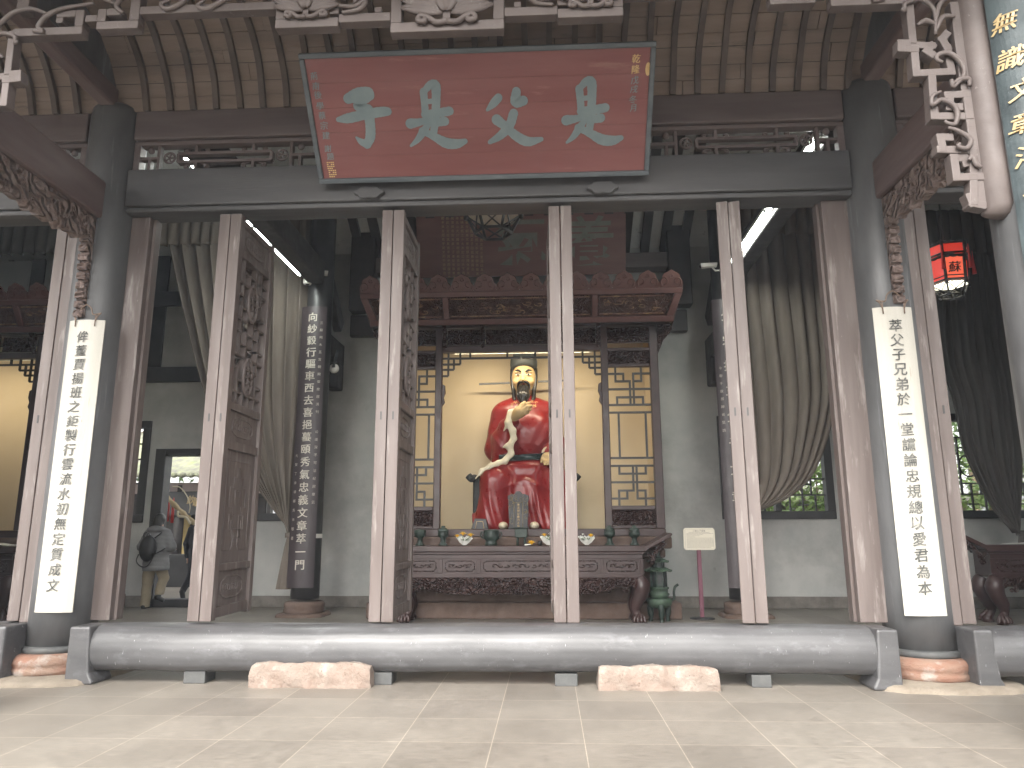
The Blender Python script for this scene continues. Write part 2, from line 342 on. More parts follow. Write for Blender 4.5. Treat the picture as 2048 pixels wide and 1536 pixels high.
m_tile = mk('mossy_roof_tile', lin(.16, .155, .14), lin(.27, .29, .18), 3, rough=.9, bump=.5, bscale=14, scuffs=[W(lin(.25, .36, .1), .57, .12, 2.2)])
m_bark = mk('bark', lin(.16, .12, .08), lin(.28, .22, .14), 6, rough=.9, bump=.6, bscale=20)
m_drift = mk('driftwood', lin(.36, .28, .16), lin(.5, .4, .25), 6, rough=.85, bump=.7, bscale=18, bdist=.02)
m_folA = mk('bamboo_leaf', lin(.14, .24, .06), lin(.3, .42, .13), 5, rough=.6)
m_folB = mk('dark_leaf', lin(.05, .1, .03), lin(.11, .18, .06), 5, rough=.6)
m_yell = mk('yellow_painted_panel', lin(.5, .36, .12), lin(.6, .46, .2), 3, rough=.7, scuffs=[W(lin(.7, .64, .5), .6, .06, 3), W(lin(.2, .16, .1), .66, .05, 5)])
m_pinkb = mk('pale_pink_beam', lin(.4, .32, .31), lin(.5, .41, .4), 3, rough=.7)
m_wire = mk('old_wire', lin(.16, .11, .08), rough=.5)
# tiled floor
def tile_mat():
    m = bpy.data.materials.new('floor_tiles'); m.use_nodes = True; nt = m.node_tree; N, L = nt.nodes, nt.links; bs = N['Principled BSDF']
    tc = N.new('ShaderNodeTexCoord'); mp = N.new('ShaderNodeMapping'); L.new(tc.outputs['Object'], mp.inputs[0]); mp.inputs['Location'].default_value = (.383, -.24+.6, 0)
    br = N.new('ShaderNodeTexBrick'); br.offset = 0; br.squash = 1; br.inputs['Scale'].default_value = 1; br.inputs['Brick Width'].default_value = .6; br.inputs['Row Height'].default_value = .6
    br.inputs['Mortar Size'].default_value = .003; br.inputs['Mortar Smooth'].default_value = .1; br.inputs['Bias'].default_value = 0
    br.inputs['Color1'].default_value = lin(.185, .165, .142); br.inputs['Color2'].default_value = lin(.235, .212, .182); br.inputs['Mortar'].default_value = lin(.37, .325, .265)
    L.new(mp.outputs[0], br.inputs['Vector'])
    n1 = N.new('ShaderNodeTexNoise'); n1.inputs['Scale'].default_value = 1.6; n1.inputs['Detail'].default_value = 8; L.new(tc.outputs['Object'], n1.inputs['Vector'])
    r1 = N.new('ShaderNodeMapRange'); r1.inputs[1].default_value = .3; r1.inputs[2].default_value = .7; r1.inputs[3].default_value = .86; r1.inputs[4].default_value = 1.1; L.new(n1.outputs['Fac'], r1.inputs[0])
    n2 = N.new('ShaderNodeTexNoise'); n2.inputs['Scale'].default_value = 17;n2.inputs['Roughness'].default_value = .75; n2.inputs['Detail'].default_value = 8; mp2 = N.new('ShaderNodeMapping'); mp2.inputs['Scale'].default_value = (.6, 2.4, 1); L.new(tc.outputs['Object'], mp2.inputs[0]); L.new(mp2.outputs[0], n2.inputs['Vector'])
    r2 = N.new('ShaderNodeMapRange'); r2.inputs[1].default_value = .3; r2.inputs[2].default_value = .7; r2.inputs[3].default_value = .6; r2.inputs[4].default_value = 1.28; L.new(n2.outputs['Fac'], r2.inputs[0])
    mu = N.new('ShaderNodeMath'); mu.operation = 'MULTIPLY'; L.new(r1.outputs[0], mu.inputs[0]); L.new(r2.outputs[0], mu.inputs[1])
    vm = N.new('ShaderNodeVectorMath'); vm.operation = 'SCALE'; L.new(br.outputs['Color'], vm.inputs[0]); L.new(mu.outputs[0], vm.inputs['Scale'])
    L.new(vm.outputs[0], bs.inputs['Base Color'])
    r3 = N.new('ShaderNodeMapRange'); r3.inputs[1].default_value = .3; r3.inputs[2].default_value = .7; r3.inputs[3].default_value = .32; r3.inputs[4].default_value = .6; L.new(n2.outputs['Fac'], r3.inputs[0]); L.new(r3.outputs[0], bs.inputs['Roughness'])
    bp = N.new('ShaderNodeBump'); bp.inputs['Strength'].default_value = .25; bp.inputs['Distance'].default_value = .004; L.new(n2.outputs['Fac'], bp.inputs['Height']); L.new(bp.outputs[0], bs.inputs['Normal'])
    return m
m_floor = tile_mat()
# ================================================================ SETTING
mb = MB(); mb.add([(-70, -60, 0), (70, -60, 0), (70, 90, 0), (-70, 90, 0)], [(0, 1, 2, 3)])
tag(mb.build('floor', m_floor, loc=(0, 0, 0)), kind='structure')
# ================================================================ MEMORIAL HALL
CL, CR, CY = -4.78, 3.43, 7.2           # the two columns of the door wall
VL, VR, VY = -4.86, 3.5, 4.95           # the two columns of the veranda edge
hall = thing('memorial_hall', 'old timber memorial hall with open folding doors, dark round columns and plank ceilinged veranda', 'hall', (-.68, CY, 0))
def column(x, y, r, ztop, base=True, rb=.7, mat=None, name='column', stone=None, ring=True):
    z0 = .27 if base else 0
    mb = MB(); prof = [(r*1.03, z0), (r*1.02, z0+.6), (r, 2), (r*.97, ztop-.12), (r*.93, ztop-.04), (r*.8, ztop)]
    mb.lathe(prof, (x, y, 0), 40)
    o = mb.build(name, mat or m_dark, hall, loc=(x, y, 0))
    if base:
        if ring:
            mb = MB(); mb.lathe([(r*1.0, .22), (r*1.1, .225), (r*1.13, .25), (r*1.12, .275), (r*1.04, .29)], (x, y, 0), 40); mb.build('shoe_ring', m_post, o)
        k = r/.3
        mb = MB(); mb.lathe([(.4*k, .04), (.425*k, .06), (.43*k, .1), (.415*k, .12), (.432*k, .14), (.43*k, .185), (.4*k, .215), (.35*k, .228)], (x, y, 0), 40)
        for i in range(len(mb.v)):
            a = mb.v[i]; q = 1+.018*sin(a[0]*31+a[2]*40)+.014*sin(a[1]*43); mb.v[i] = (x+(a[0]-x)*q, y+(a[1]-y)*q, a[2])
        mb.build('stone_base', stone or m_red_st, o)
        mb = MB(); n = 48; pr = []
        for (rr, z) in ((rb, .0), (rb*.985, .03), (rb*.93, .05), (.1, .052)):
            for i in range(n):
                a = 2*pi*i/n; c, s_ = cos(a), sin(a); e = (abs(c)**4+abs(s_)**4)**-.25; j = 1+.02*sin(7*a)+.012*sin(17*a+1)
                pr.append((x+rr*.94*e*c*j, y+rr*.94*e*s_*j, z))
        mb.add(pr, [(q*n+i, q*n+(i+1) % n, (q+1)*n+(i+1) % n, (q+1)*n+i) for q in range(3) for i in range(n)]+[tuple(range(3*n, 4*n))], True)
        mb.build('plinth', m_red_dk if stone else m_plinth, o)
    return o
colL = column(CL, CY, .3, 6.0); colR = column(CR, CY, .3, 6.0)
column(VR, VY, .3, 6.2, rb=.45); column(VL, VY, .3, 6.2, rb=.45)
IL, IR, IY = -4.0, 3.1, 12.1
icolL = column(IL, IY, .225, 8.0, rb=.42, mat=m_blk, stone=m_red_dk, ring=False); icolR = column(IR, IY, .225, 8.0, rb=.42, mat=m_blk, stone=m_red_dk, ring=False)
for o, x in ((icolL, IL), (icolR, IR)):
    z = atz(640, 1072, IY-.2); mb = MB(); mb.lathe([(.228, z-.035), (.233, z-.03), (.233, z+.03), (.228, z+.035)], (x, IY, 0), 32); mb.build('curtain_band', m_cctv, o)
# --- threshold logs
TP = [(7.05, .5), (6.9, .503), (6.81, .49), (6.745, .45), (6.705, .385), (6.69, .31), (6.695, .235), (6.72, .17), (6.77, .12), (6.84, .1), (7.05, .1)]
def threshold(x0, x1, feet):
    mb = MB(); n = int(abs(x1-x0)/.12)
    def P(u, v):
        i = min(int(v*(len(TP)-1)), len(TP)-2); t = v*(len(TP)-1)-i; y = TP[i][0]*(1-t)+TP[i+1][0]*t; z = TP[i][1]*(1-t)+TP[i+1][1]*t
        x = x0+(x1-x0)*u; return (x, y-.008*sin(x*2.1)-.004*sin(x*5.3), z+.008*sin(x*.9+1)+.003*sin(x*6.1))
    mb.grid(lambda u, v: P(u, 1-v), n, (len(TP)-1)*3)
    for u in (0, 1):
        pts = [P(u, i/(len(TP)-1)) for i in range(len(TP))]; mb.add(pts, [tuple(range(len(pts)))])
    pts = [P(0, 0), P(1, 0), P(1, 1), P(0, 1)]; mb.add(pts, [(0, 1, 2, 3)])
    o = mb.build('threshold', m_sill, hall, loc=((x0+x1)/2, 6.9, .1))
    for (fx, fw) in feet:
        MB().box(fx-fw/2, fx+fw/2, 6.78, 7.0, 0, .105).build('foot_block', m_post, o, bevel=.006)
    return o
threshold(-4.19, 2.83, [(-3.22, .2), (-1.5, .17), (.14, .2), (1.84, .17)])
threshold(-12.9, -5.11, [(-6.9, .2), (-5.75, .2)]); threshold(3.78, 11.6, [(5.4, .2), (7.2, .2)])
def boot(x0, x1, fl):     # end block between threshold log and column, flared towards the log at its foot
    e = .07
    pr = [(x0, .5), (x1, .5), (x1+(.015 if fl > 0 else 0), .25), (x1+(.03 if fl > 0 else 0), .1), (x1+(e if fl > 0 else 0), .03), (x1+(e if fl > 0 else 0), .0), (x0-(e if fl < 0 else 0), .0), (x0-(e if fl < 0 else 0), .03), (x0-(.03 if fl < 0 else 0), .1), (x0-(.015 if fl < 0 else 0), .25)]
    MB().prism(pr, 6.68, 7.0, lambda u, v, w_: (u, w_, v)).build('threshold_end', m_sill, hall, bevel=.02)
boot(-4.37, -4.18, .6); boot(2.82, 3.0, -.6); boot(-5.12, -4.97, -.6); boot(3.63, 3.79, .6)
# --- lintels, frieze, upper beams
LX = [(-12.9, CL-.27), (CL+.27, CR-.27), (CR+.27, 11.6)]
ZL0, ZL1, ZB0, ZB1 = 4.71, 5.2, 5.58, 5.92
for i, (a, b) in enumerate(LX):
    o = MB().box(a, b, 7.0, 7.36, ZL0+.06, ZL1).box(a, b, 7.03, 7.33, ZL0, ZL0+.06).build('lintel_beam', m_darkbeam, hall, bevel=.02)
    if i == 1:
        for px in (738, 1205):
            c = at(px, 376 if px < 1000 else 366, 6.95); pr = []
            for k in range(60):
                t = 2*pi*k/60; q = 1+.09*cos(6*t)+.05*cos(2*t); pr.append((c[0]+.145*cos(t)*q, c[2]-.045+.072*sin(t)*q))
            MB().prism(pr, 6.94, 7.0, lambda u, v, w_: (u, w_, v)).build('board_rest', m_darkbeam, o, bevel=.012)
    MB().box(a, b, 7.04, 7.3, ZB0, ZB1).build('upper_beam', m_brownb, hall, bevel=.015)
def frieze(a, b):
    y0, y1 = 7.1, 7.17; z0, z1 = ZL1+.02, ZB0-.01; zm = (z0+z1)/2
    mb = MB().box(a, b, y0-.02, y1+.02, z1-.045, z1).box(a, b, y0-.02, y1+.02, z0-.02, z0+.012)
    for x in (a, b-.07): mb.box(x, x+.07, y0-.019, y1+.019, z0+.013, z1-.046)
    o = mb.build('frieze', m_brownb, hall, bevel=.006)
    n = max(1, round((b-a)/1.85)); wd = (b-a-.14)/n; t = .032
    f = MB()
    def hb(xa, xb, z): f.box(xa, xb, y0, y1, z-t/2, z+t/2)
    def vb(x, za, zb): f.box(x-t/2, x+t/2, y0+.002, y1-.002, za, zb)
    H = z1-.046-z0-.013
    for k in range(n):
        x0 = a+.07+k*wd; zb, zt = z0+.013, z1-.046; za, zc = zb+H*.33, zb+H*.67
        hb(x0+.42, x0+wd-.42, za); hb(x0+.42, x0+wd-.42, zc); vb(x0+.42, za, zc); vb(x0+wd-.42, za, zc)
        for s_ in (.6, .4):
            for q in (x0+wd*s_,):
                pass
        for xx in (x0+.62, x0+wd-.62):
            vb(xx, zc, zt); vb(xx, zb, za)
            for sg in (-1, 1):
                f.tube(spline([(xx+sg*.05, y0+.035, zc+.012), (xx+sg*.12, y0+.035, zc+.03), (xx+sg*.13, y0+.035, zc+.055), (xx+sg*.09, y0+.035, zc+.05)], 4), .016, 6)
                f.tube(spline([(xx+sg*.05, y0+.035, za-.012), (xx+sg*.12, y0+.035, za-.03), (xx+sg*.13, y0+.035, za-.055), (xx+sg*.09, y0+.035, za-.05)], 4), .016, 6)
        vb(x0+.2, zb, zt); vb(x0+wd-.2, zb, zt); hb(x0, x0+.2, (za+zc)/2); hb(x0+wd-.2, x0+wd, (za+zc)/2); 
        for xx in (x0+.31, x0+wd-.31):
            f.tube([(xx+.06*cos(q), y0+.035, zm+.06*sin(q)) for q in np.linspace(0, 2*pi, 17)], .014, 6)
            for q in np.linspace(0, 2*pi, 6)[:-1]: f.tube([(xx, y0+.035, zm), (xx+.055*cos(q), y0+.035, zm+.055*sin(q))], .01, 5)
        for xx in (x0+.1, x0+wd-.1):
            vb(xx, zb, zc-.04)
            f.sphere((xx, y0+.03, zt-.04), (.04, .03, .04), 8, 6)
    f.build('fretwork', m_brownb, o)
for a, b in LX: frieze(a, b)
# --- veranda ceiling: planks over bent ribs
XP = [(7.06, 5.92), (7.0, 6.08), (6.93, 6.22), (6.83, 6.36), (6.7, 6.49), (6.54, 6.6), (6.34, 6.68), (6.1, 6.72), (5.86, 6.7), (5.64, 6.63), (5.44, 6.52), (5.28, 6.39), (5.15, 6.24), (5.06, 6.08), (5.0, 5.92)]
fine = spline([(p[0], p[1], 0) for p in XP], 2); mb = MB(); _f = np.array(spline([(p[0], p[1], 0) for p in XP], 12)); _s = np.concatenate(([0], np.cumsum(np.linalg.norm(np.diff(_f, axis=0), axis=1)))); _n = 18
_t = np.array([0]+[(k+random.uniform(-.14, .14))/_n for k in range(1, _n)]+[1])*_s[-1]; rows = [(np.interp(t_, _s, _f[:, 0]), np.interp(t_, _s, _f[:, 1]), 0) for t_ in _t]
for i in range(len(rows)-1):
    (y0, z0, _), (y1, z1, _) = rows[i], rows[i+1]; dy, dz = y1-y0, z1-z0; L_ = sqrt(dy*dy+dz*dz); ny, nz = -dz/L_*-.05, dy/L_*-.05; e = .006
    x = -12.9
    while x < 11.6:
        xe = min(11.6, x+random.uniform(1.6, 2.6)); j = random.uniform(-.006, .006)
        a = (y0+dy*e/L_*.4+ny*j*20, z0+dz*e/L_*.4+nz*j*20); b = (y1-dy*e/L_*.4+ny*j*20, z1-dz*e/L_*.4+nz*j*20)
        mb.add([(x+.004, a[0], a[1]), (xe-.004, a[0], a[1]), (xe-.004, b[0], b[1]), (x+.004, b[0], b[1]),
                (x+.004, a[0]+ny, a[1]+nz), (xe-.004, a[0]+ny, a[1]+nz), (xe-.004, b[0]+ny, b[1]+nz), (x+.004, b[0]+ny, b[1]+nz)],
               [(0, 1, 2, 3), (4, 7, 6, 5), (0, 4, 5, 1), (1, 5, 6, 2), (2, 6, 7, 3), (3, 7, 4, 0)])
        x = xe
mb.build('ceiling_planks', m_board, hall)
rib = None; x = -5.95
while x < 4.9:
    if min(abs(x-CL), abs(x-CR)) > .17:
        mb = MB(); w_ = .03; dp = .055; cen = np.array((6.03, 5.6)); q = []
        for (y, z, _) in fine:
            v = np.array((y, z))-cen; v /= np.linalg.norm(v); q.append(((y-v[0]*.004, z-v[1]*.004), (y-v[0]*dp, z-v[1]*dp)))
        for i in range(len(q)-1):
            (a0, a1), (b0, b1) = q[i], q[i+1]
            V = [(s_*w_+.005*sin(i*.6+x*9), *p) for p in (a0, a1) for s_ in (-1, 1)]+[(s_*w_+.005*sin((i+1)*.6+x*9), *p) for p in (b0, b1) for s_ in (-1, 1)]
            mb.add([(x+v[0]*1, v[1], v[2]) for v in V], [(0, 2, 6, 4), (2, 3, 7, 6), (3, 1, 5, 7), (0, 1, 3, 2), (4, 6, 7, 5)] if i in (0,) else [(0, 2, 6, 4), (2, 3, 7, 6), (3, 1, 5, 7)])
        mb.build('ceiling_rib', m_rib, hall, loc=(x, 6.03, 6.3))
    x += .262
# --- tie beams from wall columns to veranda columns, with carved spandrels
def spandrel(x, sgn):
    # outline in (Y, Z): runs down the column, arches below the tie beam
    up = 4.6; pr = [(6.93, up), (6.93, 3.5)]
    for k in range(9):
        z = 3.5+k*.1; d = .07+.006*k
        pr += [(6.93-d, z), (6.93-d, z+.07), (6.93-d+.035, z+.075), (6.93-d+.035, z+.098)]
    n = 22
    for k in range(n+1):
        t = k/n; y = 6.76-1.56*t; z = 4.38-.075*sin(pi*min(1, t*1.2))+.02*cos(k*2.0)-.035*(k % 2); z -= (1-t)**4*.05
        if t > .8: z += -(t-.8)*.9
        pr.append((y, z))
    pr += [(5.2, up)]
    o = MB().prism(pr, x-.05, x+.05, lambda u, v, w_: (w_, u, v)).build('carved_spandrel', m_carve, hall, bevel=.008)
    f = MB(); rnd = random.Random(3)
    for side in (-1, 1):
        for k in range(20):
            t = rnd.random(); y = 6.8-1.5*t; z = 4.36+rnd.random()*.2
            if k > 22: y = 6.88-rnd.random()*.05; z = 3.6+rnd.random()*.75
            r0 = rnd.uniform(.025, .05) if k <= 22 else .025; a0 = rnd.random()*6.28; pts = []
            for q in range(9):
                a = a0+q*.75; r = r0*(1-q/11); pts.append((x+side*.055, y+r*cos(a), z+r*sin(a)))
            f.tube(pts, [.009]*8+[.004], 6)
    f.build('scrollwork', m_carve, o)
for x, s_ in ((CL, 1), (CR, -1)):
    MB().box(x-.1, x+.1, 5.22, 6.94, 4.6, 5.02).build('tie_beam', m_browny, hall, bevel=.03)
    MB().box(x-.085, x+.085, 5.2, 7.0, 5.93, 6.16).build('tie_beam', m_browny, hall, bevel=.03)
    pr = [(p[0], p[1]+.02) for p in XP[1:-1]]
    pr = [(p[0], max(p[1], 6.17)) for p in pr]
    MB().prism(pr, x-.06, x+.06, lambda u, v, w_: (w_, u, v)).build('gable_board', m_dark, hall)
    spandrel(x, s_)
# --- door jambs and folding leaves
for a, b in ((-4.5, -4.29), (2.88, 3.15), (-5.06, -4.9), (3.55, 3.7)):
    o = MB().box(a, b, 7.15 if b-a > .2 else 6.96, 7.34 if b-a > .2 else 7.26, .5, ZL0).build('door_jamb', m_brown, hall, bevel=.008)
    if b-a > .2:   # rebate strip
        c = b+.001 if a < 0 else a-.031
        MB().box(c, c+.03, 7.22, 7.33, .5, ZL0-.002).build('jamb_stop', m_brown, o, bevel=.003)
def make_leaf():
    T, D, z0, z1 = .112, .95, .515, 4.63
    f = MB(); f.box(-T/2, T/2, 0, .1, z0, z1).box(-T/2, T/2, D-.09, D, z0, z1)
    rails = [(z0+.02, .1), (.97, .07), (2.16, .09), (2.56, .08), (4.2, .08), (4.54, .07)]
    for z, h in rails: f.box(-T/2+.006, T/2-.006, .101, D-.091, z, z+h)
    f.v = [(p[0]+hall.location[0], p[1]+hall.location[1], p[2]) for p in f.v]
    o = f.build('door_leaf', m_brown, hall, bevel=.006, loc=np.array(hall.location))
    def sub(mb, name, mat=m_brown, bevel=0): return mb.build(name, mat, o, bevel=bevel)
    oo = np.array(hall.location)
    def shift(mb):
        mb.v = [(p[0]+oo[0], p[1]+oo[1], p[2]+oo[2]) for p in mb.v]; return mb
    for a, b in ((z0+.121, .969), (1.041, 2.159), (2.251, 2.559), (4.281, 4.539)):
        mb = MB().box(-.02, .02, .101, D-.091, a, b); yc, zc, hy, hz = (.1+D-.09)/2, (a+b)/2, (D-.19)/2, (b-a)/2
        for sx in (-1, 1):
            X = sx*.022
            def ln(pts, r=.007): mb.tube([(X, y, z) for y, z in pts], r, 5)
            if hz > .4:
                ln([(.19, b-.1), (.19, a+.12), (yc-.1, a+.12), (yc-.06, a+.17), (yc-.06, a+.32)]); ln([(.19, b-.1), (D-.18, b-.1), (D-.18, a+.12), (yc+.1, a+.12), (yc+.06, a+.17), (yc+.06, a+.32)])
                for s2 in (-1, 1):
                    ln([(yc+s2*.06, a+.32), (yc+s2*.06, a+.47), (yc+s2*.17, a+.47), (yc+s2*.17, a+.33), (yc+s2*.12, a+.33), (yc+s2*.12, a+.42)])
                    ln([(yc+s2*.1, a+.47), (yc+s2*.1, a+.55), (yc+s2*.19, a+.55), (yc+s2*.19, a+.75), (yc+s2*.11, a+.75), (yc+s2*.11, a+.85), (yc+s2*.03, a+.85), (yc+s2*.03, a+.95), (yc-s2*.0, a+.95)])
                    ln([(yc+s2*.06, a+.57), (yc+s2*.06, a+.72), (yc+s2*.0, a+.72)])
                ln([(yc-.1, a+.24), (yc+.1, a+.24), (yc+.1, a+.32), (yc-.1, a+.32), (yc-.1, a+.24)])
            else:
                pts = []
                for k in range(41):
                    t = 2*pi*k/40; c, s_ = cos(t), sin(t); e = (abs(c)**5+abs(s_)**5)**-.2; e *= .9 if abs(abs(c)-abs(s_)) < .25 else 1
                    pts.append((yc+c*e*hy*.66, zc+s_*e*hz*.62))
                ln(pts, .01)
                if hz < .17:
                    for k in range(7):
                        yy = yc-hy*.45+k*hy*.15; ln([(yy+.03*cos(q), zc+.035*sin(q*1.0)) for q in np.linspace(k, k+4.5, 8)], .006)
        sub(shift(mb), 'panel')
    L = MB(); ya, yb, za, zb = .1, D-.09, 2.64, 4.2; n = 5; cw = (yb-ya)/n; rr = 12; rh = (zb-za)/rr
    for k in range(1, n):
        for j in range(rr):
            if (k*2+j) % 5 == 0: continue
            L.box(-.03, .03, ya+k*cw-.013, ya+k*cw+.013, za+j*rh-.012, za+(j+1)*rh+.012)
    for j in range(1, rr):
        for k in range(n):
            if (j+k*2) % 3 == 2: continue
            L.box(-.028, .028, ya+k*cw-.012, ya+(k+1)*cw+.012, za+j*rh-.012, za+j*rh+.012)
    sub(shift(L), 'lattice')
    for zc in (2.96, 3.78):
        L = MB(); yc = (ya+yb)/2
        for X in (-.036, .036):
            L.tube([(X, yc+.11*cos(t), zc+.2*sin(t)) for t in np.linspace(0, 2*pi, 25)], .02, 6)
            for q in (-.5, 0, .5): L.tube([(X, yc-.09, zc+q*.15), (X, yc+.09, zc+q*.15)], .012, 5)
            for q in (-1, 1):
                L.tube([(X, yc+.05*cos(t)*(1-t*.09), zc+q*.12+.05*sin(t)*(1-t*.09)) for t in np.linspace(0, 5.5, 12)], .012, 5); L.tube([(X, yc, zc), (X, yc, zc+q*.18)], .012, 5)
        L.sphere((0, yc, zc), (.02, .1, .19), 12, 8); sub(shift(L), 'medallion')
    sub(shift(MB().box(-.008, .008, -.003, .01, 2.42, 2.5)), 'keyhole', m_blk)
    return o
leaf0 = make_leaf()
LEAF = [(-3.362, 0, 0), (-3.242, 0, 0), (-1.632, 0, 0), (-1.512, 0, 0), (.098, 1.5, 0), (.22, -1.5, 0), (1.805, -14, 0), (1.925, -15, 0), (-5.118, 2, 0), (3.755, -6, 0), (-6.6, 4, 0), (5.35, -20, 0)]
for i, (x, rot, _) in enumerate(LEAF):
    o = leaf0 if i == 0 else copy_tree(leaf0, hall)
    o.location = (x-hall.location[0], 6.95+random.uniform(-.004, .004)-hall.location[1], 0); o.rotation_euler = (0, 0, radians(rot))
# ---------------------------------------------------------------- carved hanging lattice at the veranda edge
FY0, FY1 = 4.86, 4.95; FC = -.73
hang = MB(); FB = .085
def fb(x0, x1, z0, z1, dy=0):
    for m_ in (1, -1):
        a, b = (x0, x1) if m_ == 1 else (2*FC-x1, 2*FC-x0)
        hang.box(a, b, FY0+dy, FY1, z0, z1)
        if abs((x0+x1)/2-FC) < .01: break
fb(-1.17, -.29, 5.11, 5.195); fb(-1.17, -1.085, 5.196, 5.52, .001)
for a, b in ((-1.084, -.97), ): fb(a, b, 5.40, 5.47, .002)
fb(-.97-.07, -.97, 5.36, 5.399, .003)
fb(-1.58, -1.171, 5.22, 5.295, .004); fb(-1.30, -1.245, 5.296, 5.345, .005)
fb(-2.08, -1.58, 5.185, 5.265); fb(-2.08, -2.0, 5.266, 5.62, .001); fb(-1.66, -1.58, 5.296, 5.40, .001)
fb(-3.18, -2.081, 5.36, 5.43, .004)
fb(-3.52, -3.18, 5.235, 5.305); fb(-3.26, -3.18, 5.306, 5.6, .001); fb(-3.52, -3.45, 5.306, 5.42, .001); fb(-3.449, -3.33, 5.36, 5.42, .002)
fb(-3.62, -3.521, 5.31, 5.37, .004)
fb(-4.2, -3.63, 5.2, 5.27); fb(-3.7, -3.63, 5.271, 5.42, .001); fb(-3.86, -3.701, 5.36, 5.42, .002); fb(-3.86, -3.8, 5.31, 5.359, .003)
fb(-4.56, -.73, 5.85, 5.93); fb(-4.2, -4.1, 5.43, 5.849, .001)
o_h = hang.build('hanging_lattice', m_fascia, hall, bevel=.007)
def scroll(mb, pts, r=.017, Y=FY0-.012, curl=None):
    P = spline([(p[0], Y, p[1]) for p in pts], 6); n = len(P); mb.tube(P, [r*(.75+.5*sin(pi*i/(n-1))) for i in range(n)], 7)
def mir(pts): return [(2*FC-p[0], p[1]) for p in pts]
sc = MB(); sc2 = MB()
for pts in ([(-1.9, 5.52), (-2.2, 5.5), (-2.45, 5.46), (-2.62, 5.37), (-2.7, 5.40), (-2.65, 5.45)], [(-2.45, 5.46), (-2.6, 5.52), (-2.75, 5.5), (-2.85, 5.42), (-2.95, 5.38), (-3.0, 5.43), (-2.93, 5.46)],
            [(-3.2, 5.55), (-3.32, 5.5), (-3.36, 5.42), (-3.3, 5.36)], [(-3.36, 5.6), (-3.5, 5.52), (-3.38, 5.45)],
            [(-3.55, 5.46), (-3.8, 5.42), (-3.92, 5.36), (-3.98, 5.26), (-3.93, 5.22), (-4.02, 5.23)], [(-3.92, 5.38), (-4.06, 5.43), (-4.2, 5.4), (-4.3, 5.3), (-4.35, 5.2)],
            [(-1.6, 5.36), (-1.45, 5.34), (-1.35, 5.42), (-1.25, 5.5)], [(-1.55, 5.29), (-1.42, 5.31), (-1.37, 5.37), (-1.42, 5.41), (-1.46, 5.37)]):
    scroll(sc, pts); scroll(sc2, mir(pts))
sc.build('vine_scroll', m_fascia, o_h); sc2.build('vine_scroll', m_fascia, o_h)
def lotus(cx, cz, s_, half=False):
    mb = MB(); Y = FY0-.02
    def petal(ang, L_, wd, base=(0, 0), lift=0):
        b = np.array((cx+base[0]*s_, cz+base[1]*s_)); d = np.array((cos(ang), sin(ang))); nn = np.array((-d[1], d[0]))
        def P(u, v):
            a = (u-.5)*2; t = v; w_ = wd*s_*sin(pi*min(.97, .06+t*.94))**.75*(1-.15*t); p = b+d*t*L_*s_+nn*a*w_*.5
            return (p[0], Y-lift-.03*(1-a*a)*sin(pi*t)-.004*cos(a*9), p[1])
        mb.grid(P, 10, 10); 
    for a, L_, wd, l in ((.12, .36, .13, 0), (pi-.12, .36, .13, 0), (.32, .38, .15, .006), (pi-.32, .38, .15, .006), (.75, .34, .16, .012), (pi-.75, .34, .16, .012), (1.15, .34, .17, .018), (pi-1.15, .34, .17, .018)):
        petal(a, L_, wd, (0, 0), l)
    petal(pi/2, .3, .22, (0, -.02), .03)
    mb.box(cx-.025*s_, cx+.025*s_, Y-.01, FY1-.02, cz-.09*s_, cz-.01*s_)
    for q in (-1, 1):
        mb.tube(spline([(cx, Y, cz-.09*s_), (cx+q*.08*s_, Y-.005, cz-.1*s_), (cx+q*.14*s_, Y-.005, cz-.06*s_), (cx+q*.2*s_, Y-.005, cz-.04*s_), (cx+q*.22*s_, Y-.005, cz-.08*s_), (cx+q*.17*s_, Y-.005, cz-.09*s_), (cx+q*.165*s_, Y-.005, cz-.065*s_)], 4), .018*s_, 6)
    mb.build('lotus', m_fascia, o_h, solid=.012)
lotus(FC, 5.265, 1.0); lotus(-1.83, 5.33, .72); lotus(2*FC+1.83, 5.33, .72)
# stepped fretwork brackets that come down the veranda columns; pixel sketch of the right one, mirrored to the left
br_ = []
def q3(cx, cy_): p = at(1348+cx*.34180, cy_*.34180, 4.9); return (p[0], p[2])
SEG = [[(1318, 300), (1318, 268), (1350, 268), (1350, 300)], [(1365, 20), (1385, 250)], [(1350, 300), (1400, 300)],
       [(1500, 330), (1470, 310), (1500, 280), (1395, 275), (1410, 440), (1615, 430), (1590, 290), (1560, 240), (1585, 210)],
       [(1500, 460), (1515, 690), (1700, 690)], [(1600, 590), (1600, 640), (1655, 640)], [(1590, 570), (1700, 565), (1715, 690)],
       [(1560, 880), (1548, 815), (1600, 815)], [(1550, 885), (1740, 890)], [(1625, 935), (1690, 935), (1700, 965)], [(1625, 935), (1640, 1050), (1780, 1045)],
       [(1740, 900), (1740, 1190)], [(1720, 1160), (1735, 1200), (1790, 1210)], [(1635, 50), (1660, 250), (1690, 480), (1730, 730), (1760, 960), (1800, 1200)]]
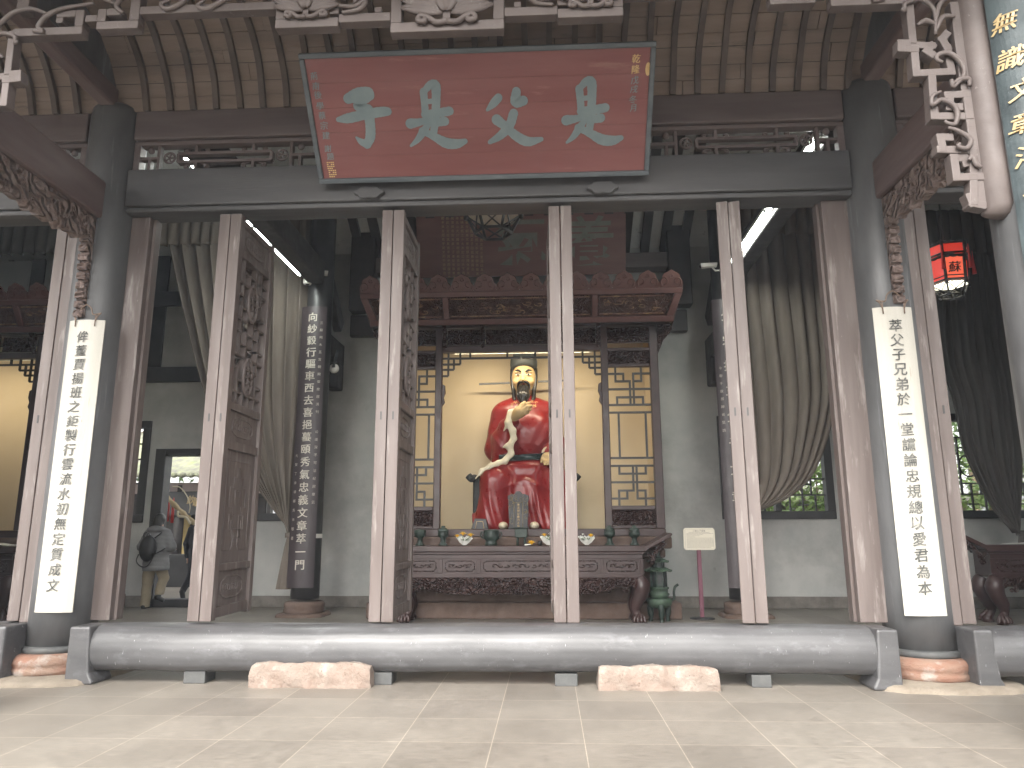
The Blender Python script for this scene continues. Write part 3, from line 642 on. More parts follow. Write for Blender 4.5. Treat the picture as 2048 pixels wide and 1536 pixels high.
for mirr in (False, True):
    f = MB()
    for s_i, sg in enumerate(SEG):
        pts = [q3(*p) for p in sg]
        if mirr: pts = mir(pts)
        wd = .075 if s_i == len(SEG)-1 else .058
        for i in range(len(pts)-1):
            a, b = np.array(pts[i]), np.array(pts[i+1]); d = (b-a)/np.linalg.norm(b-a)*wd*.49; y = .002*(s_i % 5)+.0007*i
            f.bar((a[0]-d[0], (FY0+FY1)/2+y, a[1]-d[1]), (b[0]+d[0], (FY0+FY1)/2+y, b[1]+d[1]), .085, wd, (0, 1, 0)) if False else f.bar((a[0]-d[0], (FY0+FY1)/2+y, a[1]-d[1]), (b[0]+d[0], (FY0+FY1)/2+y, b[1]+d[1]), wd, .085, (0, 1, 0))
    o = f.build('column_bracket', m_fascia, hall, bevel=.006)
    sc = MB()
    for sp in ([(1310, 80), (1330, 90), (1330, 55), (1370, 35), (1430, 30), (1500, 90), (1510, 230)], [(1510, 150), (1530, 60), (1580, 10)], [(1510, 170), (1450, 150), (1405, 175)], [(1510, 210), (1550, 130), (1620, 125)],
               [(1550, 390), (1520, 380), (1520, 350), (1590, 340), (1660, 400), (1670, 470), (1610, 540)], [(1620, 510), (1650, 490), (1700, 490), (1705, 530)], [(1610, 540), (1600, 490)],
               [(1540, 560), (1490, 590), (1490, 640), (1540, 610), (1610, 640), (1635, 690), (1620, 750), (1580, 745), (1560, 730)], [(1580, 770), (1640, 790), (1710, 840), (1690, 890), (1640, 880), (1650, 860)],
               [(1700, 960), (1720, 940), (1745, 985), (1775, 1000)]):
        pts = [q3(*p) for p in sp]; pts = mir(pts) if mirr else pts; scroll(sc, pts, .016)
    sc.build('vine_scroll', m_fascia, o)
    # half round backing board against the column
    xs = 3.2 if not mirr else 2*FC-3.2
    mb = MB(); n = 10; pr = []
    for z, k in ((3.47, .3), (3.5, .75), (3.56, 1), (3.9, 1), (6.0, 1)):
        for i in range(n+1):
            a = pi*i/n; pr.append((xs-.115*cos(a), 4.93-.13*k*sin(a)-(.0), z+(.05*(1-sin(a)) if k < 1 else 0)))
    mb.add(pr, [(j*(n+1)+i, j*(n+1)+i+1, (j+1)*(n+1)+i+1, (j+1)*(n+1)+i) for j in range(4) for i in range(n)]+[tuple(range(n+1))[::-1], (0, (n+1)*4, (n+1)*4+n, n)], True)
    mb.build('bracket_board', m_fascia, o)
MB().box(-12.9, 11.6, 4.84, 5.02, 5.94, 6.2).build('eave_beam', m_brownb, hall, bevel=.02)
# ---------------------------------------------------------------- roof
def slab(name, mat, y0, z0, y1, z1, th, x0=-13.2, x1=11.9):
    dy, dz = y1-y0, z1-z0; L_ = sqrt(dy*dy+dz*dz); ny, nz = -dz/L_*th, dy/L_*th
    if nz < 0: ny, nz = -ny, -nz
    return MB().prism([(y0, z0), (y1, z1), (y1+ny, z1+nz), (y0+ny, z0+nz)], x0, x1, lambda u, v, w_: (w_, u, v)).build(name, mat, hall)
RY, RZ = 9.8, 8.75
o_rf = slab('front_roof_slope', m_soot, 3.7, 5.75, RY, RZ, .18); o_rb = slab('rear_roof_slope', m_soot, 14.8, 5.9, RY, RZ, .18)
MB().box(-13.2, 11.9, RY-.12, RY+.12, RZ-.2, RZ+.45).build('roof_ridge', m_blkw, hall)
x = -3.62
while x < 2.9:
    sl = (RZ-5.9)/(14.8-RY)
    MB().bar((x, RY+.1, RZ-.1*sl-.05), (x, 14.7, RZ-(14.7-RY)*sl-.05), .165, .1, (0, 0, 1)).build('roof_rafter', m_blkw, hall); x += .37
for x in np.arange(-3.6, 3, .5):
    sl = (RZ-5.75)/(RY-3.7); MB().bar((x, 7.45, RZ-(RY-7.45)*sl-.05), (x, RY-.1, RZ-.1*sl-.05), .12, .1, (0, 0, 1)).build('roof_rafter', m_blkw, hall)
# beams inside
for x in (IL, IR):
    xb = x if x < 0 else x+.17; MB().box(xb-.14, xb+.14, 7.4, 11.86, 5.58, 5.98).build('cross_beam', m_blkw, hall, bevel=.03)
    MB().box(x-.11, x+.11, 12.3, 13.4, 4.45, 4.85).build('cross_beam', m_blkw, hall, bevel=.02)
    MB().bar((x, 12.2, 6.1), (x, 13.3, 5.2), .16, .3).build('roof_brace', m_blkw, hall, bevel=.02)
    MB().box(x-.12, x+.12, 12.95, 13.34, 3.95, 4.448).build('roof_brace', m_blkw, hall, bevel=.03)
MB().box(-3.74, 2.64, 13.0, 13.3, 6.2, 6.5).build('wall_beam', m_brownb, hall, bevel=.02)
MB().box(-3.74, 2.64, 12.95, 13.25, 7.1, 7.35).build('wall_beam', m_blkw, hall, bevel=.02)
MB().box(-3.76, 2.66, 13.2, 13.34, 5.0, 5.42).build('wall_beam', m_blkw, hall, bevel=.02)
for a, b in ((2.3, 2.72), (-3.72, -3.25)): MB().box(a, b, 12.9, 13.19, 5.43, 7.7).build('wall_post', m_blkw, hall, bevel=.02)
# closing gable walls and upper front panel
MB().box(-13.2, -12.95, 7.2, 13.6, 0, 8.3).build('gable_wall', m_plas, hall); MB().box(11.65, 11.9, 7.2, 13.6, 0, 8.3).build('gable_wall', m_plas, hall)
MB().box(-12.9, 11.6, 7.12, 7.25, ZB1, 7.4).build('upper_panel', m_blkw, hall)
for a, b in ((-12.9, -6.95), (6.0, 11.6)): MB().box(a, b, 7.06, 7.14, .51, ZL0-.005).build('added_door_leaf', m_brown, hall, bevel=.005)  # plain leaves out of view, added to keep light out of the side bays
# rear wall with openings  (x0,x1,z0,z1)
WY = 13.35
dX0, dX1, dZ = -7.4, -5.95, 2.88
OP = [(-9.75, -7.55, 1.51, 3.42), (dX0, dX1, .0, dZ), (-5.62, -4.27, 1.53, 3.4), (3.12, 5.12, 1.53, 3.4), (7.0, 9.0, 1.53, 3.4)]
ed = sorted({-12.95, 11.65}|{o[0] for o in OP}|{o[1] for o in OP}); mb = MB()
for a, b in zip(ed[:-1], ed[1:]):
    op = [o for o in OP if o[0] <= a+1e-6 and o[1] >= b-1e-6]
    if not op: mb.box(a, b, WY, WY+.24, 0, 6.9)
    else:
        if op[0][2] > 0: mb.box(a, b, WY, WY+.24, 0, op[0][2])
        mb.box(a, b, WY, WY+.24, op[0][3], 6.9)
rw = mb.build('rear_wall', m_plas, hall)
mb = MB()
for a, b in ((-12.9, dX0-.02), (dX1+.02, 11.6)): mb.box(a, b, WY-.035, WY-.002, 0, .2)
mb.build('stone_footing', m_skirt, hall, bevel=.01)
for a, b in ((-12.9, IL-.3), (IR+.5, 11.6)): MB().box(a, b, WY-.06, WY-.003, 4.17, 4.47).build('wall_beam', m_blk, hall, bevel=.008)
for x in (-10.2, -7.62, 5.6, 8.4): MB().box(x-.14, x+.14, WY-.05, WY-.004, 4.475, 6.85).build('wall_post', m_blk, hall, bevel=.008)
MB().box(-8.9, -5.2, WY-.07, WY-.003, 5.7, 6.0).build('wall_beam', m_blk, hall, bevel=.008)
def window(o, pat):
    a, b, z0, z1 = o; t = .14
    f = MB().box(a, b, WY-.05, WY+.12, z0, z0+t).box(a, b, WY-.05, WY+.12, z1-t, z1).box(a, a+t, WY-.049, WY+.119, z0+t+.001, z1-t-.001).box(b-t, b, WY-.049, WY+.119, z0+t+.001, z1-t-.001)
    n = 2 if b-a > 1.6 else 1; w_ = (b-a-2*t)/n
    for i in range(1, n): f.box(a+t+i*w_-.05, a+t+i*w_+.05, WY-.047, WY+.117, z0+t+.001, z1-t-.001)
    fr = f.build('window', m_blk, hall, bevel=.006)
    g = MB(); s_ = .026; H = z1-z0-2*t; Z = z0+t
    def hb(x0, x1, z): g.box(x0, x1, WY+.02, WY+.06, z-s_/2, z+s_/2)
    def vb(x, za, zb): g.box(x-s_/2, x+s_/2, WY+.021, WY+.059, za, zb)
    for i in range(n):
        x0 = a+t+i*w_+(.05 if i else 0); x1 = a+t+(i+1)*w_-(.05 if i < n-1 else 0); ww = x1-x0
        for u in (.22, .5, .78): vb(x0+ww*u, Z, Z+H*.18); vb(x0+ww*u, Z+H*.82, Z+H); 
        vb(x0+ww*.3, Z+H*.18, Z+H*.82); vb(x0+ww*.7, Z+H*.18, Z+H*.82)
        for v in (.18, .82): hb(x0, x1, Z+H*v)
        for v in (.36, .64): hb(x0, x0+ww*.3, Z+H*v); hb(x0+ww*.7, x1, Z+H*v)
        g.tube([(x0+ww/2+ww*.2*cos(q)*.98, WY+.04, Z+H/2+ww*.24*sin(q)) for q in np.linspace(0, 2*pi, 25)], .014, 6)
        hb(x0+ww*.3, x0+ww*.7, Z+H*.3); hb(x0+ww*.3, x0+ww*.7, Z+H*.7); vb(x0+ww*.5, Z+H*.18, Z+H*.3); vb(x0+ww*.5, Z+H*.7, Z+H*.82)
        hb(x0+ww*.38, x0+ww*.62, Z+H*.07)
    g.build('window_lattice', m_blk, fr)
for o in (OP[0], OP[2], OP[3], OP[4]): window(o, 0)
MB().box(dX0, dX0+.2, WY-.06, WY+.2, 0, dZ).box(dX1-.14, dX1, WY-.06, WY+.2, 0, dZ).box(dX0+.201, dX1-.141, WY-.058, WY+.198, dZ-.13, dZ).box(dX0+.201, dX1-.141, WY-.058, WY+.198, 0, .14).build('door_frame', m_blk, hall, bevel=.008)
# ================================================================ STEP STONES
for i, (x0, x1, lab) in enumerate(((-2.66, -1.57, 'rough pink sandstone step block before the threshold on the left'), (.41, 1.45, 'pale rough sandstone step block before the threshold on the right'))):
    mb = MB(); nx, ny, nz = 26, 6, 4
    def P(u, v, w_, i=i, x0=x0, x1=x1):
        x = x0+(x1-x0)*u; y = 6.62+.36*v; z = .205*w_ - (.0 if i == 0 else .01)
        e = .012*sin(x*17+z*30)+.01*sin(x*41+y*20)+.008*sin(z*60+x*9)
        rx = .012*(max(0, .04-u)/.04)*w_+.012*(max(0, u-.96)/.04)*w_
        return (x+(rx if u < .5 else -rx), y-e*(1 if v < .5 else 0)+(.03*max(0, w_-.7)/.3 if v < .01 else 0), z+e*.5*(w_ > .9)-.02*(w_ > .9)*(abs(u-.5)*2)**8)
    mb.grid(lambda u, w_: P(u, 0, w_), nx, nz); mb.grid(lambda u, v: P(u, v, 1), nx, ny); mb.grid(lambda v, w_: P(1, v, w_), ny, nz); mb.grid(lambda v, w_: P(0, 1-v, w_), ny, nz); mb.grid(lambda u, w_: P(1-u, 1, w_), nx, nz)
    tag(mb.build('step_stone', m_step), lab, 'step stone', 'sandstone blocks before the threshold')
# ================================================================ COUPLET BOARDS
def arc_board(name, mat, cx, cy, R, half, z0, z1, th, n=14, parent=None, zx=0):
    """upright board bent round a column; front faces -Y"""
    mb = MB(); A = half/R; ring = []
    for k in range(n+1):
        a = -A+2*A*k/n; ring.append(((R)*sin(a), -(R)*cos(a)))
    inner = [((R-th)*sin(-A+2*A*k/n), -(R-th)*cos(-A+2*A*k/n)) for k in range(n+1)][::-1]
    poly = ring+inner
    mb.prism([(cx+a, cy+b) for a, b in poly], z0, z1, lambda u, v, w_: (u+(w_-z0)*zx, v, w_)); return mb.build(name, mat, parent)
def arc_fn(cx, cy, R, e=.004, zx=0, z0=0):
    return lambda u, v: (cx+(R+e)*sin(u/R)+(v-z0)*zx, cy-(R+e)*cos(u/R), v)
def white_couplet(cx, dx, lab, text, ztop, zbot, zc0, step, size):
    R = .52; cy = CY-.325+R; z0, z1 = zbot, ztop
    t = thing('couplet_board', lab, 'couplet board', (cx, CY-.33, zbot), 'cream couplet boards on the round columns')
    arc_board('board', m_white, cx, cy, R, .19, z0, z1, .03, parent=t)
    mb = MB(); put_text(mb, column_text(text, dx, zc0, step), size, arc_fn(cx, cy, R, .007), bold=0, jit=.03, slant=.06, nib=(.034, .016)); mb.build('inscription', m_ink, t)
    for s_ in (-1, 1):
        mb = MB(); f = arc_fn(cx, cy, R, .012); mb.tube([f(s_*.1, z1+.06), f(s_*.1, z1-.07)], .006, 6); mb.tube(spline([f(s_*.1, z1-.02), f(s_*.12, z1+.04), f(s_*.15, z1+.07), f(s_*.1, z1+.055), f(s_*.07, z1+.06), f(s_*.05, z1+.12), f(0, z1+.16)], 4), .007, 6)
        mb.build('hanging_hook', m_wire, t)
    return t
white_couplet(-4.695, -.01, 'cream couplet board with faded brush writing hung on the left round column', '侔董賈揚班之鉅製行雲流水初無定質成文', 3.47, .6, 3.29, .1435, .125)
white_couplet(3.36, .0, 'cream couplet board with faded brush writing hung on the right round column', '萃父子兄弟於一堂讜論忠規總以愛君為本', 3.46, .59, 3.27, .1435, .13)
def black_couplet(cx, lab, text, zt, zb, n_first, step, size, small):
    R = .4; cy = IY-.245+R
    t = thing('couplet_board', lab, 'couplet board', (cx, IY-.25, zb), 'dark couplet boards on the inner columns')
    arc_board('board', mk('dark_purple_board', lin(.04, .03, .034), lin(.055, .042, .046), 3, rough=.4) if 'dark_purple_board' not in bpy.data.materials else bpy.data.materials['dark_purple_board'], cx, cy, R, .235, zb, zt, .03, parent=t)
    mb = MB(); put_text(mb, column_text(text, .0, n_first, step), size, arc_fn(cx, cy, R, .011), bold=0, jit=.03, nib=(.04, .018))
    for (s_, u, z, st) in small: put_text(mb, column_text(s_, u, z, st), .055, arc_fn(cx, cy, R, .008), bold=0, jit=.05)
    mb.build('inscription', mk('pale_silver_lettering', lin(.5, .46, .4), lin(.58, .54, .48), 8) if 'pale_silver_lettering' not in bpy.data.materials else bpy.data.materials['pale_silver_lettering'], t)
zt, zb = atz(628, 612, IY-.25), atz(610, 1176, IY-.25); c0, c1 = atz(627, 634, IY-.25), atz(598, 1146, IY-.25)
black_couplet(IL-.03, 'dark couplet board with silver lettering on the inner column left of the shrine', '向紗縠行驅車西去喜挹蟇頤秀氣忠義文章萃一門', zt, zb, c0, (c0-c1)/20.6, .17,
              [('三蘇祠木五言朝闕懷故居清刊', .15, c0-.1, .13), ('公道深不可沽紀房章云', .16, c0-2.0, .13), ('先賢丁未湖鄉馬徐敬書', -.16, c0-2.4, .15)])
black_couplet(IR-.06, 'dark couplet board half hidden behind an open door leaf right of the shrine', '全宋推三父子文章', zt, zb, c0-.1, (c0-c1)/10, .19, [('今春于故居歸省至訪', -.15, c0-1.0, .13)])
# peeling blue-black board on the near column with gold running script
t = thing('couplet_board', 'peeling blue black couplet board with gold running script on the near right column', 'couplet board', (VR, VY-.33, 1.6))
arc_board('board', m_teal, VR, VY, .33, .33, 1.6, 6.0, .03, n=22, parent=t)
mb = MB(); zs = [(2000, 42), (2012, 115), (2030, 180), (2035, 245), (2045, 310), (2058, 380)]
for ch, (px, py) in zip('無識文章浮名', zs):
    p = at(px, py, 4.68); u = .33*math.asin(max(-.98, min(.98, (p[0]-VR)/.33))); put_text(mb, [(ch, u+.06, p[2])], .165, arc_fn(VR, VY, .33, .012), bold=0, jit=.06, slant=.25, sx=1.0, nib=(.035, .02))
mb.build('inscription', m_goldp, t)
# ================================================================ RED NAME BOARD
BL, BR_ = at(641, 366, 6.88), at(1299, 351, 6.88)
yt = 6.06; TLp, TRp = at(596, 105, yt), at(1311, 84, yt)
bx0, bx1 = (BL[0]+TLp[0])/2, (BR_[0]+TRp[0])/2; zbt, ztp = (BL[2]+BR_[2])/2, (TLp[2]+TRp[2])/2
p0 = np.array((bx0, 6.88, zbt)); ex = np.array((1., 0, 0)); ev = np.array((0, yt-6.88, ztp-zbt)); BH = np.linalg.norm(ev); ev /= BH; en = np.cross(ex, ev)   # en points to the viewer and down
BW = bx1-bx0
t = thing('name_board', 'large tilted red name board with four grey blue characters above the doorway', 'name board', tuple(p0+ex*BW/2))
B = lambda u, v, w_: tuple(p0+ex*u+ev*v+en*w_)
bd = MB(); pl_ = np.linspace(.04, BH-.04, 6)
for i in range(5): bd.prism([(.04, pl_[i]+.0006), (BW-.04, pl_[i]+.0006), (BW-.04, pl_[i+1]-.0006), (.04, pl_[i+1]-.0006)], -.03, .0005*((i*2) % 3-1), B)
bd.build('board', m_redb, t)
fr = MB()
for a, b, c, d in ((0, BW, 0, .05), (0, BW, BH-.05, BH)): fr.prism([(a, c), (b, c), (b, d), (a, d)], -.04, .028, B)
for a, b, c, d in ((0, .05, .0505, BH-.0505), (BW-.05, BW, .0505, BH-.0505)): fr.prism([(a, c), (b, c), (b, d), (a, d)], -.039, .027, B)
fr.build('frame', m_bluef, t, bevel=.01)
def b2(cx, cy_):
    P = onplane(560+cx/2.56, cy_/2.56, p0, en); return np.array((np.dot(P-p0, ex), np.dot(P-p0, ev)))
def strokes(mb, lst, k0=0):
    for i, st in enumerate(lst):
        pts = [b2(x, y) for x, y, w_ in st]; wd = [w_/2.56*.0058 for x, y, w_ in st]
        P = spline([(p[0], p[1], w_) for p, w_ in zip(pts, wd)], 8); h = .007+.0006*(k0+i); n = len(P); Lf, Rt = [], []
        for j, q in enumerate(P):
            d = P[min(j+1, n-1)][:2]-P[max(j-1, 0)][:2]; d = d/(np.linalg.norm(d)+1e-9); nn = np.array((-d[1], d[0])); r = max(.004, q[2]/2)
            jt = 1+.04*sin(j*2.3+i); Lf.append(q[:2]+nn*r*jt); Rt.append(q[:2]-nn*r*(2-jt))
        def capf(c, d, r): 
            a0 = atan2(d[1], d[0]); return [np.array((c[0]+r*cos(a0+a), c[1]+r*sin(a0+a))) for a in np.linspace(pi/2, -pi/2, 7)[1:-1]]
        d1 = P[-1][:2]-P[-2][:2]; d0 = P[0][:2]-P[1][:2]
        V = Lf+capf(P[-1], d1, P[-1][2]/2)+Rt[::-1]+capf(P[0], d0, P[0][2]/2)
        m = len(Lf); ce = len(capf(P[-1], d1, .1))
        vs = [B(v[0], v[1], h) for v in V]; R0 = m+ce
        fs = [(j, R0+m-1-j, R0+m-2-j, j+1) for j in range(m-1)]+[tuple([m-1]+list(range(m, R0))+[R0])]+[tuple([R0+m-1]+list(range(R0+m, len(V)))+[0])]
        mb.add(vs, fs)
shi = [[(735, 470, 34), (740, 520, 32), (745, 585, 32)], [(735, 472, 24), (768, 436, 34), (796, 438, 42), (800, 500, 38), (797, 580, 36)], [(742, 522, 20), (795, 515, 22)], [(742, 585, 34), (800, 580, 38), (868, 568, 38)],
       [(668, 632, 44), (725, 622, 30), (785, 600, 28), (800, 585, 22)], [(797, 590, 36), (792, 640, 34), (785, 700, 30)], [(795, 628, 34), (845, 620, 38)], [(765, 630, 22), (735, 672, 34), (705, 715, 26), (672, 745, 12)], [(728, 668, 30), (785, 695, 34), (850, 730, 46), (905, 735, 42), (948, 722, 24)]]
chars = [[[(350, 505, 44), (400, 483, 54), (450, 478, 56)], [(455, 485, 50), (430, 515, 34), (392, 540, 30), (425, 560, 42), (455, 575, 44)], [(300, 612, 22), (350, 605, 42), (440, 585, 42), (520, 572, 42), (552, 570, 36)], [(452, 560, 46), (463, 640, 44), (463, 700, 44), (446, 742, 34)], [(450, 740, 34), (418, 725, 30), (392, 703, 10)]],
         shi, [[(1118, 500, 36), (1092, 530, 34), (1062, 562, 14)], [(1210, 468, 38), (1208, 520, 46), (1245, 515, 42)], [(1196, 580, 40), (1176, 640, 40), (1130, 692, 36), (1075, 727, 20)], [(1110, 612, 46), (1160, 652, 36), (1212, 697, 42), (1270, 724, 42), (1338, 712, 20)]],
         [[(x+797-(x-770)*.0, y-17, w_) for x, y, w_ in s_] for s_ in shi]]
mb = MB()
for k, c in enumerate(chars): strokes(mb, c, k % 2)
mb.build('large_characters', m_blue, t)
def bt(px, py, fx, fy): return b2((px-560)*2.56, (py)*2.56)
def board_text(name, mat, items, size):
    mb = MB(); fn = lambda u, v: B(u, v, .004)
    for ch, px, py in items:
        p = b2((px-560)*2.56, py*2.56); put_text(mb, [(ch, p[0], p[1])], size, fn, bold=0, jit=.06, slant=.08, nib=(.03, .012))
    mb.build(name, mat, t)
board_text('small_inscription', m_blue, [(c, 628+i*4.05, y) for i, (c, y) in enumerate(zip('荊南後學蔡宗建', (152, 172, 190, 212, 231, 251, 271)))]+[('謝', 656, 297), ('題', 661, 313)]+[(c, x, y) for c, x, y in zip('戊戌冬月', (1269.5, 1268, 1266, 1266), (160, 178, 199, 216))], .078)
board_text('gold_inscription', m_gold, [('乾', 1272.5, 117), ('隆', 1271.5, 138.5)], .086)
sm = MB()
for px, py, rx, ry in ((1296, 138, .026, .06),):
    p = b2((px-560)*2.56, py*2.56); sm.add([B(p[0]+rx*cos(a), p[1]+ry*sin(a), .004) for a in np.linspace(0, 2*pi, 21)[:-1]], [tuple(range(20))])
for px, py, k in ((662, 330, .04), (666, 346, .042)):
    p = b2((px-560)*2.56, py*2.56)
    for i in range(4):
        for j in range(4):
            if (i*j+i) % 4 != 3: u, v = p[0]-k+i*k/2, p[1]-k+j*k/2; sm.add([B(u, v, .004), B(u+k*.36, v, .004), B(u+k*.36, v+k*.3, .004), B(u, v+k*.3, .004)], [(0, 1, 2, 3)])
sm.build('seal_mark', m_gold, t)
# ================================================================ INNER NAME BOARD
ix0, ix1 = atx(832, 480, 12.6), atx(1253, 480, 12.6); iz0 = atz(1045, 552, 12.9); 
p0i = np.array((ix0, 12.9, iz0)); evi = np.array((0, -.55, 1.6)); IH = np.linalg.norm(evi); evi /= IH; eni = np.cross(ex, evi); IW = ix1-ix0
t = thing('name_board', 'dark brown red name board with rows of small gold writing hung inside above the shrine', 'name board', tuple(p0i+ex*IW/2))
Bi = lambda u, v, w_: tuple(p0i+ex*u+evi*v+eni*w_)
m_ib = mk('dull_red_brown_board', lin(.16, .07, .058), lin(.2, .1, .085), 1.5, (.5, 3, 3), rough=.5, bump=.15, bscale=6, bstretch=(.5, 8, 8), bdist=.004)
MB().prism([(0, 0), (IW, 0), (IW, IH), (0, IH)], -.05, 0, Bi).build('board', m_ib, t, bevel=.01)
m_ig = mk('dark_green_grey_lettering', lin(.15, .145, .12), lin(.2, .19, .16), 6, rough=.55)
def bi(px, py):
    P = onplane(px, py, p0i, eni); return np.dot(P-p0i, ex), np.dot(P-p0i, evi)
mb = MB(); g = lambda u, v: Bi(u, v, .012)
put_text(mb, [('養',)+bi(1178, 482), ('氣',)+bi(1042, 480)], .98, g, bold=.012, slant=.03)
o = mb.build('large_characters', m_ig, t); sd = o.modifiers.new('solid', 'SOLIDIFY'); sd.thickness = .012
txt = '轍生好為文思之至深以為文者氣之所形然文不可以學而能氣可以養而致孟子曰我善養吾浩然之氣今觀其文章寬厚宏博充乎天地之間稱其氣之小大太史公行天下周覽四海名山大川與燕趙間豪俊交遊故其文疏蕩頗有奇氣此二子者豈嘗執筆學為如此之文哉其氣充乎其中而溢乎其貌動乎其言而見乎其文而不自知也'
mb = MB(); k = 0
for c in range(12):
    u, v = bi(962-c*9.6, 428+(max(0, 3-c))*9); n = 16 if c > 2 else 13
    if c == 11: n = 9
    for r in range(n):
        if k < len(txt): put_text(mb, [(txt[k], u, v-r*.078)], .058, g, bold=0, jit=.08); k += 1
k = 0
mb.build('small_inscription', mk('dull_gold_lettering', lin(.4, .27, .14), lin(.5, .36, .2), 9), t)
# ================================================================ SHRINE
CX = -.42; SY = 11.78
shr = thing('shrine', 'carved dark rosewood shrine on a sandstone base behind the central altar table, lit cream inside', 'shrine', (CX, SY, 0), 'carved shrines along the rear wall')
def sym(fn):
    for s_ in (-1, 1): fn(s_)
st = MB()
for z0, z1, hw, y0 in ((1.06, 1.25, 2.34, 11.6), (.92, 1.06, 2.24, 11.66), (.25, .92, 2.17, 11.7), (.0, .25, 2.45, 11.63)): st.box(CX-hw, CX+hw, y0, 13.3, z0+.001, z1)
st.build('stone_base', m_red_dk, shr, bevel=.03)
f = MB(); OPW = 1.325; PI0, PI1 = 1.44, 2.13; OW = 2.27
f.box(CX-OW, CX+OW, SY-.06, SY+.12, 1.252, 1.37)                                 # sill
for s_ in (-1, 1):
    a, b = sorted((CX+s_*OPW, CX+s_*PI0)); f.box(a, b, SY-.05, SY+.08, 1.371, 4.699)
    a, b = sorted((CX+s_*PI1, CX+s_*OW)); f.box(a, b, SY-.05, SY+.08, 1.371, 4.699)
    a, b = sorted((CX+s_*(PI0+.001), CX+s_*(PI1-.001)))
    for z0, z1 in ((1.371, 1.42), (1.66, 1.73), (4.0, 4.06), (4.27, 4.33)): f.box(a, b, SY-.03, SY+.06, z0, z1)
f.box(CX-OPW+.001, CX+OPW-.001, SY-.045, SY+.075, 4.285, 4.40)
f.box(CX-OW, CX+OW, SY-.06, SY+.1, 4.70, 4.78)
f.build('frame', m_shr, shr, bevel=.012)
for s_ in (-1, 1):
    a, b = sorted((CX+s_*(PI0+.001), CX+s_*(PI1-.001)))
    for z0, z1 in ((1.421, 1.659), (4.061, 4.269)):
        MB().box(a, b, SY-.005, SY+.03, z0, z1).build('carved_panel', m_relief, shr)
        pm = MB(); 
        for k in range(4):
            xx = a+(b-a)*(.22+.18*k); zz = (z0+z1)/2
            pm.tube([(xx+.06*cos(q)*(1-q*.1), SY-.01, zz+.045*sin(q)*(1-q*.1)) for q in np.linspace(k, k+5.5, 12)], .011, 5)
        pm.build('carving', m_relief, shr)
hw = [(-2.14, -1.32), (-1.25, -.68), (-.6, .6), (.68, 1.25), (1.32, 2.14)]
for a, b in hw:
    MB().box(CX+a, CX+b, SY-.02, SY+.03, 4.42, 4.68).build('carved_panel', m_relief, shr, bevel=.006)
    o = MB().box(CX+a-.02, CX+b+.02, SY-.035, SY-.021, 4.405, 4.42).box(CX+a-.02, CX+b+.02, SY-.035, SY-.021, 4.681, 4.695); o.build('panel_moulding', m_shr, shr)
for x in (-1.285, -.64, .64, 1.285):
    mb = MB(); mb.prism([(SY-.05, 4.34), (SY-.05, 4.78), (SY-.22, 4.78), (SY-.2, 4.7), (SY-.13, 4.6), (SY-.12, 4.5), (SY-.07, 4.42)], CX+x-.035, CX+x+.035, lambda u, v, w_: (w_, u, v)); mb.build('console', m_relief, shr, bevel=.01)
for s_ in (-1, 1):
    mb = MB(); mb.prism([(CX+s_*OW, 4.2), (CX+s_*OW, 4.78), (CX+s_*(OW+.28), 4.78), (CX+s_*(OW+.24), 4.6), (CX+s_*(OW+.1), 4.45)], SY-.04, SY+.04, lambda u, v, w_: (u, w_, v)); mb.build('corner_bracket', m_relief, shr, bevel=.01)
# canopy leaning forward with cresting
cz0, cz1, cy0, cy1 = atz(1045, 647, 11.5), atz(1045, 580, 11.2), 11.5, 11.2
cv = np.array((0, cy1-cy0, cz1-cz0)); CH = np.linalg.norm(cv); cv /= CH; cn = np.cross(ex, cv); pc = np.array((CX, cy0, cz0))
Cp = lambda u, v, w_: tuple(pc+ex*u+cv*v+cn*w_)
def cq(mb, a, b, c, d, w0, w1): mb.prism([(a, c), (b, c), (b, d), (a, d)], w0, w1, Cp)
f = MB(); HB, HT = 2.5, 2.62
cq(f, -HB, HB, 0, .1, -.03, .04); cq(f, -HT, HT, CH-.09, CH, -.03, .04)
for x in (-1.22, 1.22): cq(f, x-.05, x+.05, .101, CH-.091, -.028, .035)
for s_ in (-1, 1): f.prism([(s_*(HB-.12), .101), (s_*HB, .101), (s_*HT, CH-.091), (s_*(HT-.12), CH-.091)][::s_], -.028, .036, Cp)
f.build('canopy', m_shrr, shr, bevel=.012)
for a, b in ((-HB+.13, -1.271), (-1.169, 1.169), (1.271, HB-.13)):
    mb = MB(); l0, l1 = (.12, .0) if a < -2 else (0, 0), (.12, 0) if b > 2 else (0, 0); mb.prism([(a, .101), (b, .101), (b+l1[0]*.99, CH-.091), (a-l0[0]*.99, CH-.091)], -.02, .002, Cp); mb.build('canopy_panel', m_reliefr, shr)
    f = MB(); 
    for c, d, e, g_ in ((a+.03, b-.03, .13, .15), (a+.03, b-.03, CH-.14, CH-.12)): cq(f, c, d, e, g_, .002, .016)
    rnd = random.Random(int(a*100))
    for k in range(int((b-a)*11)):
        u0 = rnd.uniform(a+.12, b-.12); v0 = rnd.uniform(.2, CH-.2); r0 = rnd.uniform(.03, .07); a0 = rnd.random()*6
        f.tube([Cp(u0+r0*1.5*cos(a0+q*.7)*(1-q*.08), v0+r0*.7*sin(a0+q*.7)*(1-q*.08), .008) for q in range(9)], .009, 5)
    f.build('canopy_carving', mk('gilt_rosewood', lin(.16, .07, .05), lin(.42, .25, .12), 9, lo=.45, hi=.7, rough=.4) if 'gilt_rosewood' not in bpy.data.materials else bpy.data.materials['gilt_rosewood'], shr)
mb = MB()
